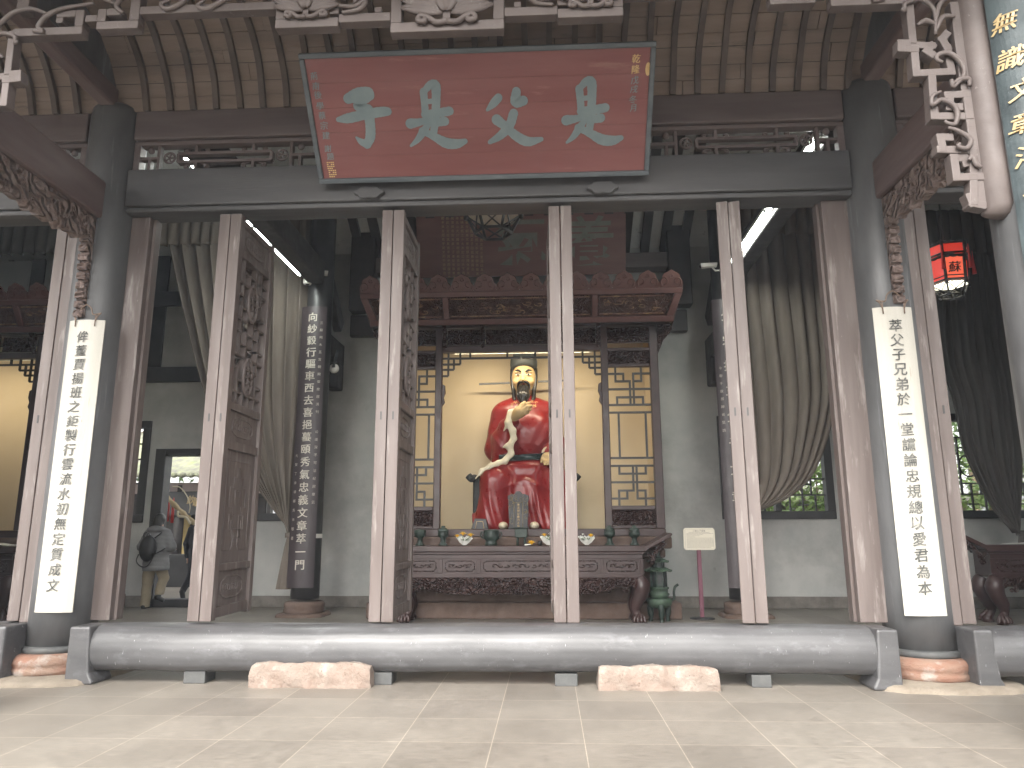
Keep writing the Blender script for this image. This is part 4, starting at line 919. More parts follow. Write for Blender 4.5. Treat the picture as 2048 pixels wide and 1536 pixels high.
for s_ in (-1, 1):
    mb.add([(CX+s_*HT, cy1, cz1), (CX+s_*HB, cy0, cz0), (CX+s_*HB, 12.3, cz0), (CX+s_*HT, 12.3, cz1)], [(0, 1, 2, 3)])
mb.add([(CX-HB, cy0+.02, cz0+.02), (CX+HB, cy0+.02, cz0+.02), (CX+HB, SY+.1, cz0+.05), (CX-HB, SY+.1, cz0+.05)], [(0, 1, 2, 3)])
mb.build('canopy_return', m_shr, shr, solid=.03)
f = MB(); n = 14; cw = 2*HT/n; base = pc+cv*CH
for k in range(n):
    u = -HT+cw*(k+.5); pr = []; hh = .3
    out = [(-.5, 0), (-.53, .12), (-.49, .25), (-.4, .33), (-.37, .45), (-.28, .54), (-.17, .57), (-.08, .62), (0, .66), (.08, .62), (.17, .57), (.28, .54), (.37, .45), (.4, .33), (.49, .25), (.53, .12), (.5, 0)]
    f.prism([(u+x*cw*.97, CH+.002*(k % 2)+y*.44) for x, y in out], -.015+.003*(k % 2), .02+.003*(k % 2), Cp)
    for s_ in (-1, 1):
        f.tube([Cp(u+s_*cw*.26+cw*.17*cos(q)*(1-q*.1)*s_, CH+.1+.075*sin(q)*(1-q*.1), .026) for q in np.linspace(-1, 5, 12)], .012, 5)
    f.tube([Cp(u+cw*.08*cos(q), CH+.19+.03*sin(q), .026) for q in np.linspace(0, 2*pi, 9)], .009, 4)
f.build('cresting', m_shrr, shr)
# lattices
def panel_lattice(s_):
    a, b = CX+(PI0 if s_ > 0 else -PI1), CX+(PI1 if s_ > 0 else -PI0); z0, z1 = 1.731, 3.999
    U = lambda x: a+(b-a)*(x-1453)/(1665-1453); Z = lambda y: z1-(z1-z0)*(y-910)/(1625-910); mir_ = lambda y: 910+1625-y
    H = [(1453, 1530, 945), (1490, 1562, 985), (1580, 1665, 945), (1580, 1620, 985), (1453, 1665, 1027), (1495, 1625, 1070), (1453, 1665, 1110), (1453, 1665, 1150)]
    Vv = [(1490, 910, 985), (1530, 945, 985), (1562, 985, 1110), (1620, 910, 985), (1580, 945, 1110), (1495, 1070, 1110), (1625, 1070, 1110)]
    g = MB(); t = .0165
    for x0, x1, y in H:
        for yy in (y, mir_(y)): g.box(U(x0)-t, U(x1)+t, SY-.012, SY+.022, Z(yy)-t, Z(yy)+t)
    for x, y0, y1 in Vv:
        for ya, yb in ((y0, y1), (mir_(y1), mir_(y0))): g.box(U(x)-t, U(x)+t, SY-.010, SY+.02, Z(yb), Z(ya))
    for x in (1500, 1635): g.box(U(x)-t, U(x)+t, SY-.010, SY+.02, Z(mir_(1150)), Z(1150))
    g.build('lattice_panel', m_blk, shr)
panel_lattice(-1); panel_lattice(1)
for s_ in (-1, 1):
    g = MB(); U = lambda x: CX+s_*(OPW-(x-567)/2.926/116.); Z = lambda y: 4.285-(y-430)/2.926/116.; t = .0165
    for x0, x1, y in ((567, 1172, 463), (567, 668, 497), (567, 632, 528), (567, 600, 565)): g.box(U(x0), U(min(x1, 1011)), SY-.01, SY+.02, Z(y)-t, Z(y)+t)
    for x, y0, y1 in ((600, 430, 565), (632, 463, 528), (668, 430, 497), (725, 430, 463), (937, 430, 463)): g.box(U(x)-t, U(x)+t, SY-.008, SY+.018, Z(y1), Z(y0))
    g.build('corner_lattice', m_blk, shr)
    # little carved brackets at the ends of the spandrels
    mb = MB(); mb.prism([(CX+s_*OPW, 3.75), (CX+s_*(OPW-.05), 3.72), (CX+s_*(OPW-.06), 3.6), (CX+s_*(OPW-.03), 3.52), (CX+s_*(OPW-.05), 3.44), (CX+s_*OPW, 3.36)], SY-.03, SY+.03, lambda u, v, w_: (u, w_, v)); mb.build('small_bracket', m_shr, shr, bevel=.008)
MB().box(CX-OW, CX+OW, 13.22, 13.3, 1.26, 4.9).build('back_wall', m_cream, shr)
for xw in (CX-OW, CX+OW-.04): MB().box(xw, xw+.04, SY+.13, 13.21, 1.26, 4.9).build('side_wall', m_cream, shr)
MB().box(CX-OW, CX+OW, SY+.11, 13.3, 4.91, 4.98).build('cabinet_top', m_shr, shr)
MB().box(CX-OW+.05, CX+OW-.05, SY+.13, 13.21, 1.252, 1.36).build('cabinet_floor', m_shr, shr)
def alcove_lamp(cx, power, root):
    lf = MB().box(cx-1.2, cx+1.2, SY+.14, SY+.24, 4.32, 4.38); lf.build('lamp_housing', m_fix, root)
    L_ = bpy.data.lights.new('shrine_lamp', 'AREA'); L_.shape = 'RECTANGLE'; L_.size = 2.3; L_.size_y = .08; L_.energy = power; L_.color = (1, .84, .6)
    o = bpy.data.objects.new('shrine_lamp', L_); COL.objects.link(o); o.location = (cx, SY+.19, 4.31); d = Vector((0, .75, -1.0)); o.rotation_euler = d.to_track_quat('-Z', 'Y').to_euler()
alcove_lamp(CX, 14, shr)
shr2 = copy_tree(shr); shr2.location = (CX-9.73, SY, 0); shr2['label'] = 'shrine cabinet in the left side bay, lit yellow inside, cut by the picture edge'
alcove_lamp(CX-9.73, 10, shr2)
# ================================================================ ALTAR TABLE
def altar_table(cx, label):
    t = thing('altar_table', label, 'altar table', (cx, 11.36, 0), 'carved altar tables before the shrines')
    Hw = 1.87; y0, y1 = 11.14, 11.58
    mb = MB()
    pr = [(-Hw, 1.03), (Hw, 1.03), (Hw+.02, 1.06), (Hw+.36, 1.235), (Hw+.4, 1.29), (Hw+.36, 1.31), (Hw+.3, 1.275), (Hw, 1.12), (-Hw, 1.12), (-Hw-.3, 1.275), (-Hw-.36, 1.31), (-Hw-.4, 1.29), (-Hw-.36, 1.235), (-Hw-.02, 1.06)]
    mb.prism([(cx+a, b) for a, b in pr], y0-.05, y1+.05, lambda u, v, w_: (u, w_, v)); mb.build('table_top', m_shr, t, bevel=.012)
    MB().box(cx-Hw+.03, cx+Hw-.03, y0-.02, y1+.02, .995, 1.029).build('top_moulding', m_shr, t, bevel=.008)
    mb = MB().box(cx-Hw+.06, cx+Hw-.06, y0+.012, y1, .66, .994)
    for z in (.672, .945): mb.box(cx-Hw+.055, cx+Hw-.055, y0, y0+.011, z-.018, z+.045)
    for x in (-1.8, -1.21, -.63, .63, 1.21, 1.8): mb.box(cx+x-.028, cx+x+.028, y0+.001, y0+.011, .718, .926)
    mb.build('table_body', m_shr, t, bevel=.005)
    for a, b in ((-1.77, -1.24), (-1.18, -.66), (-.6, .6), (.66, 1.18), (1.24, 1.77)):
        f = MB(); m2 = .04; xa, xb = cx+a+m2, cx+b-m2; za, zb = .72+m2*.7, .925-m2*.7; c = .025
        f.tube([(xa+c, y0+.008, za), (xb-c, y0+.008, za), (xb-c, y0+.008, za+c), (xb, y0+.008, za+c), (xb, y0+.008, zb-c), (xb-c, y0+.008, zb-c), (xb-c, y0+.008, zb), (xa+c, y0+.008, zb), (xa+c, y0+.008, zb-c), (xa, y0+.008, zb-c), (xa, y0+.008, za+c), (xa+c, y0+.008, za+c), (xa+c, y0+.008, za)], .007, 5)
        n = 5 if b-a < 1 else 9; mx, mz = (xa+xb)/2, (za+zb)/2
        for k in range(n):
            u = (k-(n-1)/2)/n; q0 = k*1.7
            f.tube([(mx+u*(xb-xa)*.8+.045*cos(q0+q)*(1-q*.12), y0+.008, mz+.03*sin(q0+q)*(1-q*.12)) for q in np.linspace(0, 5, 9)], .008, 5)
        f.build('drawer_carving', m_relief, t)
    n = 72; top = [(cx-Hw+.08+(2*Hw-.16)*k/n, .655) for k in range(n+1)]; bot = []
    for k in range(n+1):
        u = abs(k/n*2-1); z = .40+.018*abs(sin(u*14))
        if u > .62: z = .43+(min(1, (u-.62)/.2))**1.5*.1
        if u > .93: z = .5
        bot.append((top[k][0], z))
    f = MB(); f.prism(top+bot[::-1], y0-.03, y0+.02, lambda u, v, w_: (u, w_, v)); f.build('apron', m_relief, t, bevel=.006)
    f = MB(); rnd = random.Random(5)
    for k in range(60):
        u = rnd.uniform(-1.62, 1.62)
        if abs(u) < .12: continue
        z = rnd.uniform(.47, .62); r0 = rnd.uniform(.03, .06); a0 = rnd.random()*6
        f.tube([(cx+u+r0*cos(a0+q*.75)*(1-q*.08), y0-.034, z+r0*.75*sin(a0+q*.75)*(1-q*.08)) for q in range(9)], .015, 6)
    f.tube([(cx+.1*cos(q), y0-.035, .52+.1*sin(q)) for q in np.linspace(0, 2*pi, 21)], .008, 5)
    for z in (-.06, -.03, 0, .03, .06): f.tube([(cx-.075, y0-.035, .52+z), (cx+.075, y0-.035, .52+z)], .006, 4)
    for x in (-.045, .045, 0): f.tube([(cx+x, y0-.035, .45), (cx+x, y0-.035, .6)], .006, 4)
    for a, b in ((top, 0),): pass
    f.tube([(x, y0-.032, z+.012) for x, z in bot], .009, 5)
    f.build('apron_carving', m_relief, t)
    for sx in (-1, 1):
        for yb, sg in ((y0+.05, 1), (y1-.08, -1)):
            X = lambda d: cx+sx*(Hw-.13+d)
            f = MB(); P = spline([(X(0), yb, .64), (X(.05), yb-.02*sg, .55), (X(.03), yb-.01*sg, .42), (X(-.04), yb, .28), (X(-.05), yb, .18), (X(-.02), yb-.015*sg, .1), (X(0), yb-.02*sg, .05), (X(0), yb-.02*sg, .0)], 5)
            n = len(P); f.tube(P, [np.interp(i/(n-1), [0, .18, .4, .6, .75, .88, 1], [.1, .125, .095, .06, .065, .09, .075]) for i in range(n)], 12)
            for k in range(4):
                a = -2.4+k*.5; ca, sa = cos(a), sin(a)*sg
                f.tube(spline([(X(-.02), yb-.01*sg, .17), (X(.0)+.06*ca, yb+.07*sa, .11), (X(0)+.105*ca, yb+.11*sa, .07), (X(0)+.12*ca, yb+.125*sa, .02)], 4), [.03]*4+[.036]*4+[.03]*4+[.02], 7)
            f.build('leg', m_shr, t)
    for s_ in (-1, 1):
        f = MB(); P = spline([(cx+s_*(Hw+.02), y0-.03, 1.0), (cx+s_*(Hw+.1), y0-.03, .93), (cx+s_*(Hw+.06), y0-.03, .86), (cx+s_*(Hw+.12), y0-.03, 1.0), (cx+s_*(Hw+.28), y0-.03, 1.17)], 5); f.tube(P, .035, 6); f.build('wing_carving', m_relief, t)
    return t
tab = altar_table(CX, 'long carved rosewood altar table with claw feet in front of the red robed statue')
tab2 = copy_tree(tab); tab2.location = (CX-9.73, 11.36, 0); tab2['label'] = 'carved altar table in the left side bay with white paper on top'
tab3 = copy_tree(tab); xr = at(1945, 1085, 11.3)[0]; tab3.location = (xr+1.95, 11.36, 0); tab3['label'] = 'altar table in the right side bay beyond the curtain, cut by the picture edge'
# things on the tables
TZ = 1.121; tx = lambda c: CX+(c-885)/467.
def bronze(name, lab, prof, x, y=11.32, z=TZ, n=20, extra=None, mat=None, cat='ritual vessel', group='bronze ritual vessels on the altar table'):
    mb = MB(); mb.lathe(prof, (x, y, z), n)
    t = thing(name, lab, cat, (x, y, z), group); mb.build('vessel_body', mat or m_bronze, t)
    if extra: extra(t, x, y, z)
    return t
DOU = [(.0, 0), (.075, 0), (.07, .02), (.045, .04), (.038, .09), (.045, .115), (.075, .135), (.085, .16), (.085, .2), (.08, .205)]
LID = [(.084, .206), (.08, .23), (.055, .262), (.03, .27), (.034, .285), (.025, .298), (0, .3)]
def lid(t, x, y, z): m = MB(); m.lathe(LID, (x, y, z), 20); m.build('lid', m_bronze, t)
bronze('stem_cup', 'flat topped green bronze stem cup at the left end of the altar table', DOU[:-2]+[(.09, .2), (.092, .215), (.09, .24), (0, .245)], tx(155))
bronze('stem_cup', 'lidded green bronze stem cup beside the yellow flowers on the altar table', DOU, tx(322), extra=lid)
bronze('stem_cup', 'lidded green bronze stem cup right of the door leaves on the altar table', DOU, tx(1515), extra=lid)
bronze('stem_cup', 'lidded green bronze stem cup at the right end of the altar table', DOU, tx(1690), extra=lid)
def ears(t, x, y, z):
    for s_ in (-1, 1):
        m = MB(); m.tube(spline([(x+s_*.11, y, z+.19), (x+s_*.155, y, z+.2), (x+s_*.15, y, z+.13), (x+s_*.105, y, z+.11)], 4), .012, 6); m.build('handle', m_bronze, t)
bronze('bronze_bowl', 'wide dark bronze bowl with two handles on the altar table', [(0, 0), (.095, 0), (.09, .05), (.075, .065), (.115, .1), (.125, .15), (.115, .2), (.12, .225), (.1, .235), (0, .22)], tx(670), extra=ears)
def tripod(t, x, y, z):
    for k in range(4):
        a = pi/4+k*pi/2; m = MB(); m.tube([(x+.075*cos(a), y+.075*sin(a), z+.13), (x+.08*cos(a), y+.08*sin(a), z)], [.016, .02], 7); m.build('leg', m_bronze, t)
t_ = thing('incense_pot', 'square green bronze incense pot on four legs below the spirit tablet', 'incense pot', (tx(885), 11.32, TZ), 'bronze ritual vessels on the altar table')
MB().box(tx(885)-.095, tx(885)+.095, 11.23, 11.41, TZ+.12, TZ+.25).box(tx(885)-.105, tx(885)+.105, 11.22, 11.42, TZ+.251, TZ+.27).build('vessel_body', m_bronze, t_, bevel=.012); tripod(t_, tx(885), 11.32, TZ)
bronze('black_cup', 'small plain black cup on the altar table beside the yellow blossom', [(0, 0), (.03, 0), (.036, .07), (.03, .07), (0, .02)], tx(1020), 11.3, mat=m_blk, cat='cup', group=None)
def blossom(t, x, y, z, r, mat, tilt=0, n=3):
    m = MB(); rnd = random.Random(int(x*1000))
    for ring in range(n):
        k = 15-3*ring
        for i in range(k):
            a = 2*pi*i/k+ring*.3+rnd.random()*.2; el = .15+ring*.45+rnd.random()*.15; d = np.array((cos(a)*cos(el), sin(a)*cos(el), sin(el)))
            sd = np.array((-sin(a), cos(a), 0)); c = np.array((x, y, z)); L_ = r*(1-.18*ring)
            m.add([c, c+d*L_*.6+sd*r*.11, c+d*L_+np.array((0, 0, r*.1)), c+d*L_*.6-sd*r*.11], [(0, 1, 2, 3)])
    m.sphere((x, y, z), (r*.3, r*.3, r*.25), 8, 6)
    m.build('blossom', mat, t)
def bouquet(lab, x, y, z, fl, rot=0):
    t = thing('flower_bouquet', lab, 'flowers', (x, y, z), 'flower bouquets on the altar table')
    m = MB(); n = 20; pr = []
    for r, zz in ((.02, .006), (.06, .05), (.1, .13)):
        for k in range(n):
            a = 2*pi*k/n; w_ = 1+.18*sin(k*2.7)*(zz > .04); pr.append((x+r*w_*cos(a)*1.15, y+r*.55*w_*sin(a)-.01*zz, z+zz+.022*sin(k*1.9)*(zz > .1)))
    m.add(pr, [(j*n+k, j*n+(k+1) % n, (j+1)*n+(k+1) % n, (j+1)*n+k) for j in range(2) for k in range(n)]); m.build('wrapping_paper', m_paper, t)
    m = MB(); rnd = random.Random(int(x*99))
    for k in range(16):
        a = rnd.random()*6.28; el = rnd.uniform(.1, .8); c = np.array((x, y-.03, z+.07)); d = np.array((cos(a)*cos(el), -abs(sin(a))*cos(el)*.5, sin(el))); s2 = np.cross(d, (0, 0, 1.)); L_ = rnd.uniform(.08, .14)
        m.add([c, c+d*L_*.6+s2*.02, c+d*L_, c+d*L_*.6-s2*.02], [(0, 1, 2, 3)])
    m.build('leaves', m_leaf, t)
    for dx, dz, r, mt in fl: blossom(t, x+dx, y-.05, z+dz, r, mt)
bouquet('paper wrapped bouquet of yellow chrysanthemums left of the bronze bowl', tx(480), 11.28, TZ, [(-.11, .14, .05, m_yel), (-.02, .17, .06, m_yel), (.1, .15, .06, m_yel), (-.05, .1, .03, m_wpet)])
bouquet('bouquet of white and yellow flowers with green leaves partly behind the middle door leaves', tx(1080), 11.28, TZ, [(-.06, .15, .05, m_yel), (.05, .16, .06, m_wpet), (.09, .11, .05, m_wpet), (-.01, .1, .05, m_wpet)])
bouquet('white paper bouquet with one faded yellow flower right of the middle door leaves', tx(1352), 11.28, TZ, [(.06, .14, .055, m_yel), (-.06, .16, .03, m_wpet)])
t = thing('cut_flower', 'single yellow chrysanthemum lying flat on the altar table', 'flower', (tx(958), 11.24, TZ)); blossom(t, tx(958), 11.24, TZ+.03, .075, m_yel); MB().tube([(tx(958), 11.24, TZ+.02), (tx(958)-.1, 11.2, TZ+.01)], .012, 6).build('stem', m_wpet, t)
mb = MB(); x0 = at(5, 1085, 11.3)[0]
mb.grid(lambda u, v: (x0-.3+.75*u, 11.16+.3*v, TZ+.012+.05*(1-u)*abs(sin(v*3+u*4))+.02*sin(u*9)*(1-u)), 14, 6, False)
tag(mb.build('paper_sheet', m_paper, solid=.004), 'crumpled white wrapping paper on the altar table at the left picture edge', 'paper')
t = thing('cut_flower', 'yellow flower on white paper at the left picture edge', 'flower', (x0-.12, 11.2, TZ+.02)); blossom(t, x0-.12, 11.2, TZ+.09, .06, m_yel); MB().tube([(x0-.12, 11.2, TZ+.085), (x0-.06, 11.25, TZ+.02)], .01, 6).build('stem', m_leaf, t)
mb = MB(); x0 = at(2030, 1092, 11.3)[0]
mb.grid(lambda u, v: (x0-.12+.6*u, 11.18+.25*v, TZ+.01+.03*u*abs(sin(v*4+u*3))), 10, 5, False)
tag(mb.build('paper_sheet', m_paper, solid=.004), 'white paper on the altar table at the right picture edge', 'paper')
# spirit tablet
x, y, z = at(1037, 1056, 11.87)[0], 11.87, 1.371
t = thing('spirit_tablet', 'black spirit tablet with gilt carved border standing before the statue', 'spirit tablet', (x, y, z))
pr = [(-.15, 0), (-.15, .12), (-.165, .3), (-.16, .44), (-.175, .48), (-.17, .53), (-.11, .555), (-.06, .56), (-.03, .6), (.03, .6), (.06, .56), (.11, .555), (.17, .53), (.175, .48), (.16, .44), (.165, .3), (.15, .12), (.15, 0)]
MB().prism([(x+a, z+b) for a, b in pr], y-.03, y+.03, lambda u, v, w_: (u, w_, v)).build('tablet_body', m_blk, t, bevel=.006)
f = MB()
for a, b in (((-.07, .02), (-.07, .42)), ((.07, .02), (.07, .42)), ((-.07, .42), (.07, .42))): f.tube([(x+a[0], y-.034, z+a[1]), (x+b[0], y-.034, z+b[1])], .004, 5)
rnd = random.Random(2)
for k in range(40):
    s_ = random.choice((-1, 1)); u = s_*rnd.uniform(.09, .145); v = rnd.uniform(.03, .5)
    if k > 28: u = rnd.uniform(-.13, .13); v = rnd.uniform(.45, .55)
    a0 = rnd.random()*6; f.tube([(x+u+.018*cos(a0+q), y-.033, z+v+.018*sin(a0+q)) for q in np.linspace(0, 3.5, 6)], .0028, 4)
f.build('gilt_carving', mk('dull_gilt', lin(.2, .15, .06), lin(.3, .22, .1), 9, rough=.4), t)
mb = MB(); put_text(mb, column_text('宋文安公蘇洵之位', 0, .385, .048), .04, lambda u, v: (x+u, y-.034, z+v), bold=.006); mb.build('inscription', m_gold, t)
MB().box(x-.17, x+.17, y-.06, y+.06, z-.001, z+.03).build('tablet_foot', m_blk, t, bevel=.006)
x, y = at(960, 1056, 11.87)[0], 11.87
t = thing('display_holder', 'small black slanted holder with gold line edge at the foot of the statue', 'holder', (x, y, z))
MB().prism([(-.14, 0), (.14, 0), (.1, .16), (-.08, .17)], y-.05, y+.04, lambda u, v, w_: (x+u, w_, z+v)).build('holder_body', m_blk, t, bevel=.006)
MB().tube([(x-.07, y-.053, z+.01), (x-.05, y-.053, z+.12), (x+.05, y-.053, z+.12), (x+.07, y-.053, z+.01)], .004, 5).build('gold_edge', m_gold, t)
# incense burner tower
x, y = 1.66, 11.42
t = thing('incense_burner', 'tall green bronze pagoda shaped incense burner standing on the floor right of the altar table', 'incense burner', (x, y, 0))
k = 1/467.
for q in range(3):
    a = -pi/2+q*2*pi/3; m = MB(); m.tube(spline([(x+.13*cos(a), y+.13*sin(a), .26), (x+.155*cos(a), y+.155*sin(a), .17), (x+.14*cos(a), y+.14*sin(a), .07), (x+.15*cos(a), y+.15*sin(a), 0)], 4), [.05]*4+[.045]*4+[.03]*4+[.036], 9); m.build('leg', m_bronze, t)
m = MB(); m.lathe([(.0, .2), (.12, .2), (.165, .235), (.185, .27), (.185, .31), (.17, .335), (.13, .34)], (x, y, 0), 28); m.build('bowl', m_bronzeg, t)
m = MB(); m.lathe([(.13, .34), (.135, .37), (.155, .39), (.15, .41), (.13, .42), (.13, .47), (.15, .48), (.15, .5), (.12, .505)], (x, y, 0), 28); m.build('neck', m_bronzeg, t)
for s_ in (-1, 1):
    m = MB(); m.tube(spline([(x+s_*.17, y, .3), (x+s_*.22, y, .34), (x+s_*.22, y, .42), (x+s_*.24, y, .5), (x+s_*.29, y, .54)], 5), .02, 7); m.build('handle', m_bronze, t)
def eave(zz, r0, r1, h):
    m = MB(); n = 36; pr = []
    for r, z_ in ((r0, zz+h), (r0*1.15, zz+h*.6), (r1, zz), (r1, zz-.012), (r0, zz-.002)):
        for i in range(n):
            a = 2*pi*i/n; e = 1+.06*abs(cos(3*a))**6; pr.append((x+r*e*cos(a), y+r*e*sin(a), z_+(.016*abs(cos(3*a))**8 if r == r1 else 0)))
    m.add(pr, [(j*n+i, j*n+(i+1) % n, (j+1)*n+(i+1) % n, (j+1)*n+i) for j in range(4) for i in range(n)])
    for i in range(30):
        a = 2*pi*i/30; m.tube([(x+r0*cos(a), y+r0*sin(a), zz+h), (x+r1*cos(a), y+r1*sin(a), zz+.006)], .006, 4)
    m.build('eave', m_bronzeg, t)
def tower(z0, z1, r):
    m = MB(); m.lathe([(r, z0), (r, z1)], (x, y, 0), 6, smooth=False)
    for i in range(6):
        a = 2*pi*i/6; m.tube([(x+r*cos(a), y+r*sin(a), z0), (x+r*cos(a), y+r*sin(a), z1)], .012, 5)
    m.build('tower', m_bronze, t)
    m = MB()
    for i in range(6):
        a = 2*pi*(i+.5)/6; c = np.array((x+r*.875*cos(a), y+r*.875*sin(a), (z0+z1)/2)); sd = np.array((-sin(a), cos(a), 0)); h = (z1-z0)*.28; wv = r*.22
        m.add([c-sd*wv-np.array((0, 0, h)), c+sd*wv-np.array((0, 0, h)), c+sd*wv+np.array((0, 0, h)), c-sd*wv+np.array((0, 0, h))], [(0, 1, 2, 3)])
    m.build('tower_window', m_blk, t)
tower(.505, .73, .115); eave(.74, .1, .2, .05); tower(.785, .87, .085); eave(.875, .055, .16, .05)
m = MB(); m.lathe([(.055, .92), (.05, .94), (.03, .97), (.036, 1.0), (.03, 1.03), (.034, 1.07), (.02, 1.1), (0, 1.11)], (x, y, 0), 16); m.build('finial', m_bronze, t)
# information sign
x, y = 2.36, 11.8
t = thing('information_sign', 'cream information sign on a purple pole right of the incense burner', 'sign', (x, y, 0))
m = MB(); m.lathe([(0, 0), (.19, 0), (.19, .012), (.05, .025), (0, .026)], (x, y, 0), 24); m.build('sign_base', m_blk, t)
MB().box(x-.032, x+.032, y-.02, y+.02, .02, 1.1).build('pole', m_pole, t, bevel=.005)
zb_, zt_ = atz(1398, 1100, y-.03), atz(1398, 1056, y-.03); xa, xb = atx(1367, 1078, y-.03), atx(1430, 1078, y-.03)
c = .03; MB().prism([(xa+c, zb_), (xb-c, zb_), (xb, zb_+c), (xb, zt_-c), (xb-c, zt_), (xa+c, zt_), (xa, zt_-c), (xa, zb_+c)], y-.04, y-.021, lambda u, v, w_: (u, w_, v)).build('sign_panel', m_sign, t, bevel=.003)
f = MB(); Y = y-.043; W_, H_2 = xb-xa, zt_-zb_
put_text(f, [(ch, xa+W_*(.33+.068*i), zt_-H_2*.13) for i, ch in enumerate('三蘇父子塑像')], .032, lambda u, v: (u, Y, v), bold=.01)
f.build('title', m_signtx, t)
f = MB(); rnd = random.Random(9)
for r, (u0, u1) in enumerate(((.17, .83), (.1, .93), (.1, .62), (.1, .52), (.1, .37), (.12, .94), (.1, .94), (.1, .95), (.1, .95), (.1, .95), (.1, .95), (.1, .95), (.1, .95), (.1, .86))):
    zz = zt_-H_2*(.2+.052*r); u = u0
    while u < u1:
        l = min(rnd.uniform(.015, .05), u1-u); f.box(xa+W_*u, xa+W_*(u+l), Y, Y+.001, zz-.003, zz+.003); u += l+.012
for u0, u1, v0, v1 in ((.06, .94, .055, .06), (.06, .94, .94, .945), (.05, .055, .07, .93), (.945, .95, .07, .93)): f.box(xa+W_*u0, xa+W_*u1, Y, Y+.001, zb_+H_2*v0, zb_+H_2*v1)
f.build('printed_lines', m_signtx, t)
# ================================================================ STATUE
STY = 12.8; sx0 = atx(1048, 900, STY); SZ = 1.362; k = 1/112.7
stt = thing('seated_statue', 'seated red robed statue stroking its black beard inside the shrine', 'statue', (sx0, STY, SZ))
O3 = (sx0, STY, SZ)
def q(px, py, d=0): return np.array(((px-1048)*k, d, (1058-py)*k))
def robe(P):
    x, y, z = P[:, 0], P[:, 1], P[:, 2]
    d = ell(P, q(1050, 868, -.02), (.52, .38, .62))
    d = smin(d, ell(P, q(1060, 872, -.2), (.45, .33, .46)), .1)
    d = smin(d, ell(P, q(1048, 828, -.03), (.5, .3, .3)), .12)
    d = smin(d, cap(P, q(1013, 829), q(1088, 829), .22, .22), .1)
    d = smin(d, cap(P, q(1048, 812), q(1048, 798, -.03), .26, .15), .12)
    d = smin(d, cap(P, q(1004, 833), q(996, 900, -.1), .2, .23), .08)
    arm = cap(P, q(996, 900, -.12), q(1026, 850, -.52), .19, .12)
    slv = smin(ell(P, q(1006, 905, -.28), (.19, .19, .42)), ell(P, q(1012, 880, -.4), (.13, .14, .3)), .08)
    d = smin(d, smin(arm, slv, .06), .035)
    d = smin(d, cap(P, q(1094, 833), q(1107, 895, -.05), .2, .2), .08)
    d = smin(d, cap(P, q(1113, 895, -.05), q(1100, 915, -.45), .2, .14), .04)
    lap = smin(ell(P, q(1050, 945, -.05), (.64, .45, .25)), cap(P, q(1020, 945, -.05), q(994, 968, -.5), .27, .24), .1)
    lap = smin(lap, cap(P, q(1078, 945, -.05), q(1106, 968, -.5), .27, .24), .1)
    leg = smin(cap(P, q(995, 968, -.5), q(988, 1046, -.44), .24, .31), cap(P, q(1105, 968, -.5), q(1112, 1046, -.44), .24, .31), .1)
    skirt = cap(P, q(1048, 985, -.3), q(1048, 1050, -.28), .3, .34)
    rg = lambda a: (1-np.abs(np.sin(a)))**2.2
    fold = (.012-.05*rg(x*8.5+1.3*np.sin(z*2.2)+.4))*np.clip((1.02-z)/.6, 0, 1)-.03*rg(x*13+z*3+1)*np.clip((.8-z)/.5, 0, 1)-.03*rg(z*9+4*np.abs(x-.02)-1.2)*np.exp(-((x-.02)/.3)**2-((z-.75)/.25)**2)
    low = smin(smin(lap, leg, .12), skirt, .16)+fold
    d = smin(d, low, .06)
    d = d+.008*np.sin((x+.52)*26+z*11)*np.exp(-((x+.5)**2+(z-1.5)**2)/.12)+.006*np.sin(x*30-z*16)*np.exp(-((x-.45)**2+(z-1.6)**2)/.1)
    d = d-.03*rg(z*7+x*9)*np.exp(-((x+.42)**2+(z-1.35)**2)/.1)-.022*rg(z*8-x*7)*np.exp(-((x-.5)**2+(z-1.5)**2)/.12)-.02*rg((x+z)*9)*np.exp(-((x+.2)**2+(z-1.75)**2)/.05)-.016*rg(z*13+x*x*6)*np.exp(-((z-1.3)**2)/.02)*np.exp(-((x-.1)/.35)**2)
    return np.maximum(d, -z+.0)
sdf_build(robe, (-1.05, -1.05, -.02), (1.05, .5, 2.45), .022, 'robe', m_robe, stt, O3)
zb_ = (1058-921)*k
sdf_build(lambda P: np.maximum(np.maximum(robe(P)-.03, np.abs(P[:, 2]-zb_-.02*np.sin(P[:, 0]*2))-.055), np.abs(P[:, 0]-.08)-.5), (-.55, -.8, zb_-.2), (.75, .1, zb_+.2), .018, 'belt', m_belt, stt, O3)
mb = MB()
def surf(px, py):   # front of the robe at a photo position
    p = q(px, py); ys = np.linspace(-1.1, .3, 200); P = np.stack((np.full(200, p[0]), ys, np.full(200, p[2])), -1); dd = robe(P); i = np.argmax(dd < 0); return ys[i]
for px in (1022, 1036, 1050, 1064, 1078, 1090):
    y = surf(px, 921)-.034; p = q(px, 921, y)+np.array(O3); mb.box(p[0]-.042, p[0]+.042, p[1]-.01, p[1]+.03, p[2]-.036, p[2]+.036)
mb.build('belt_plate', m_jade, stt, bevel=.01)
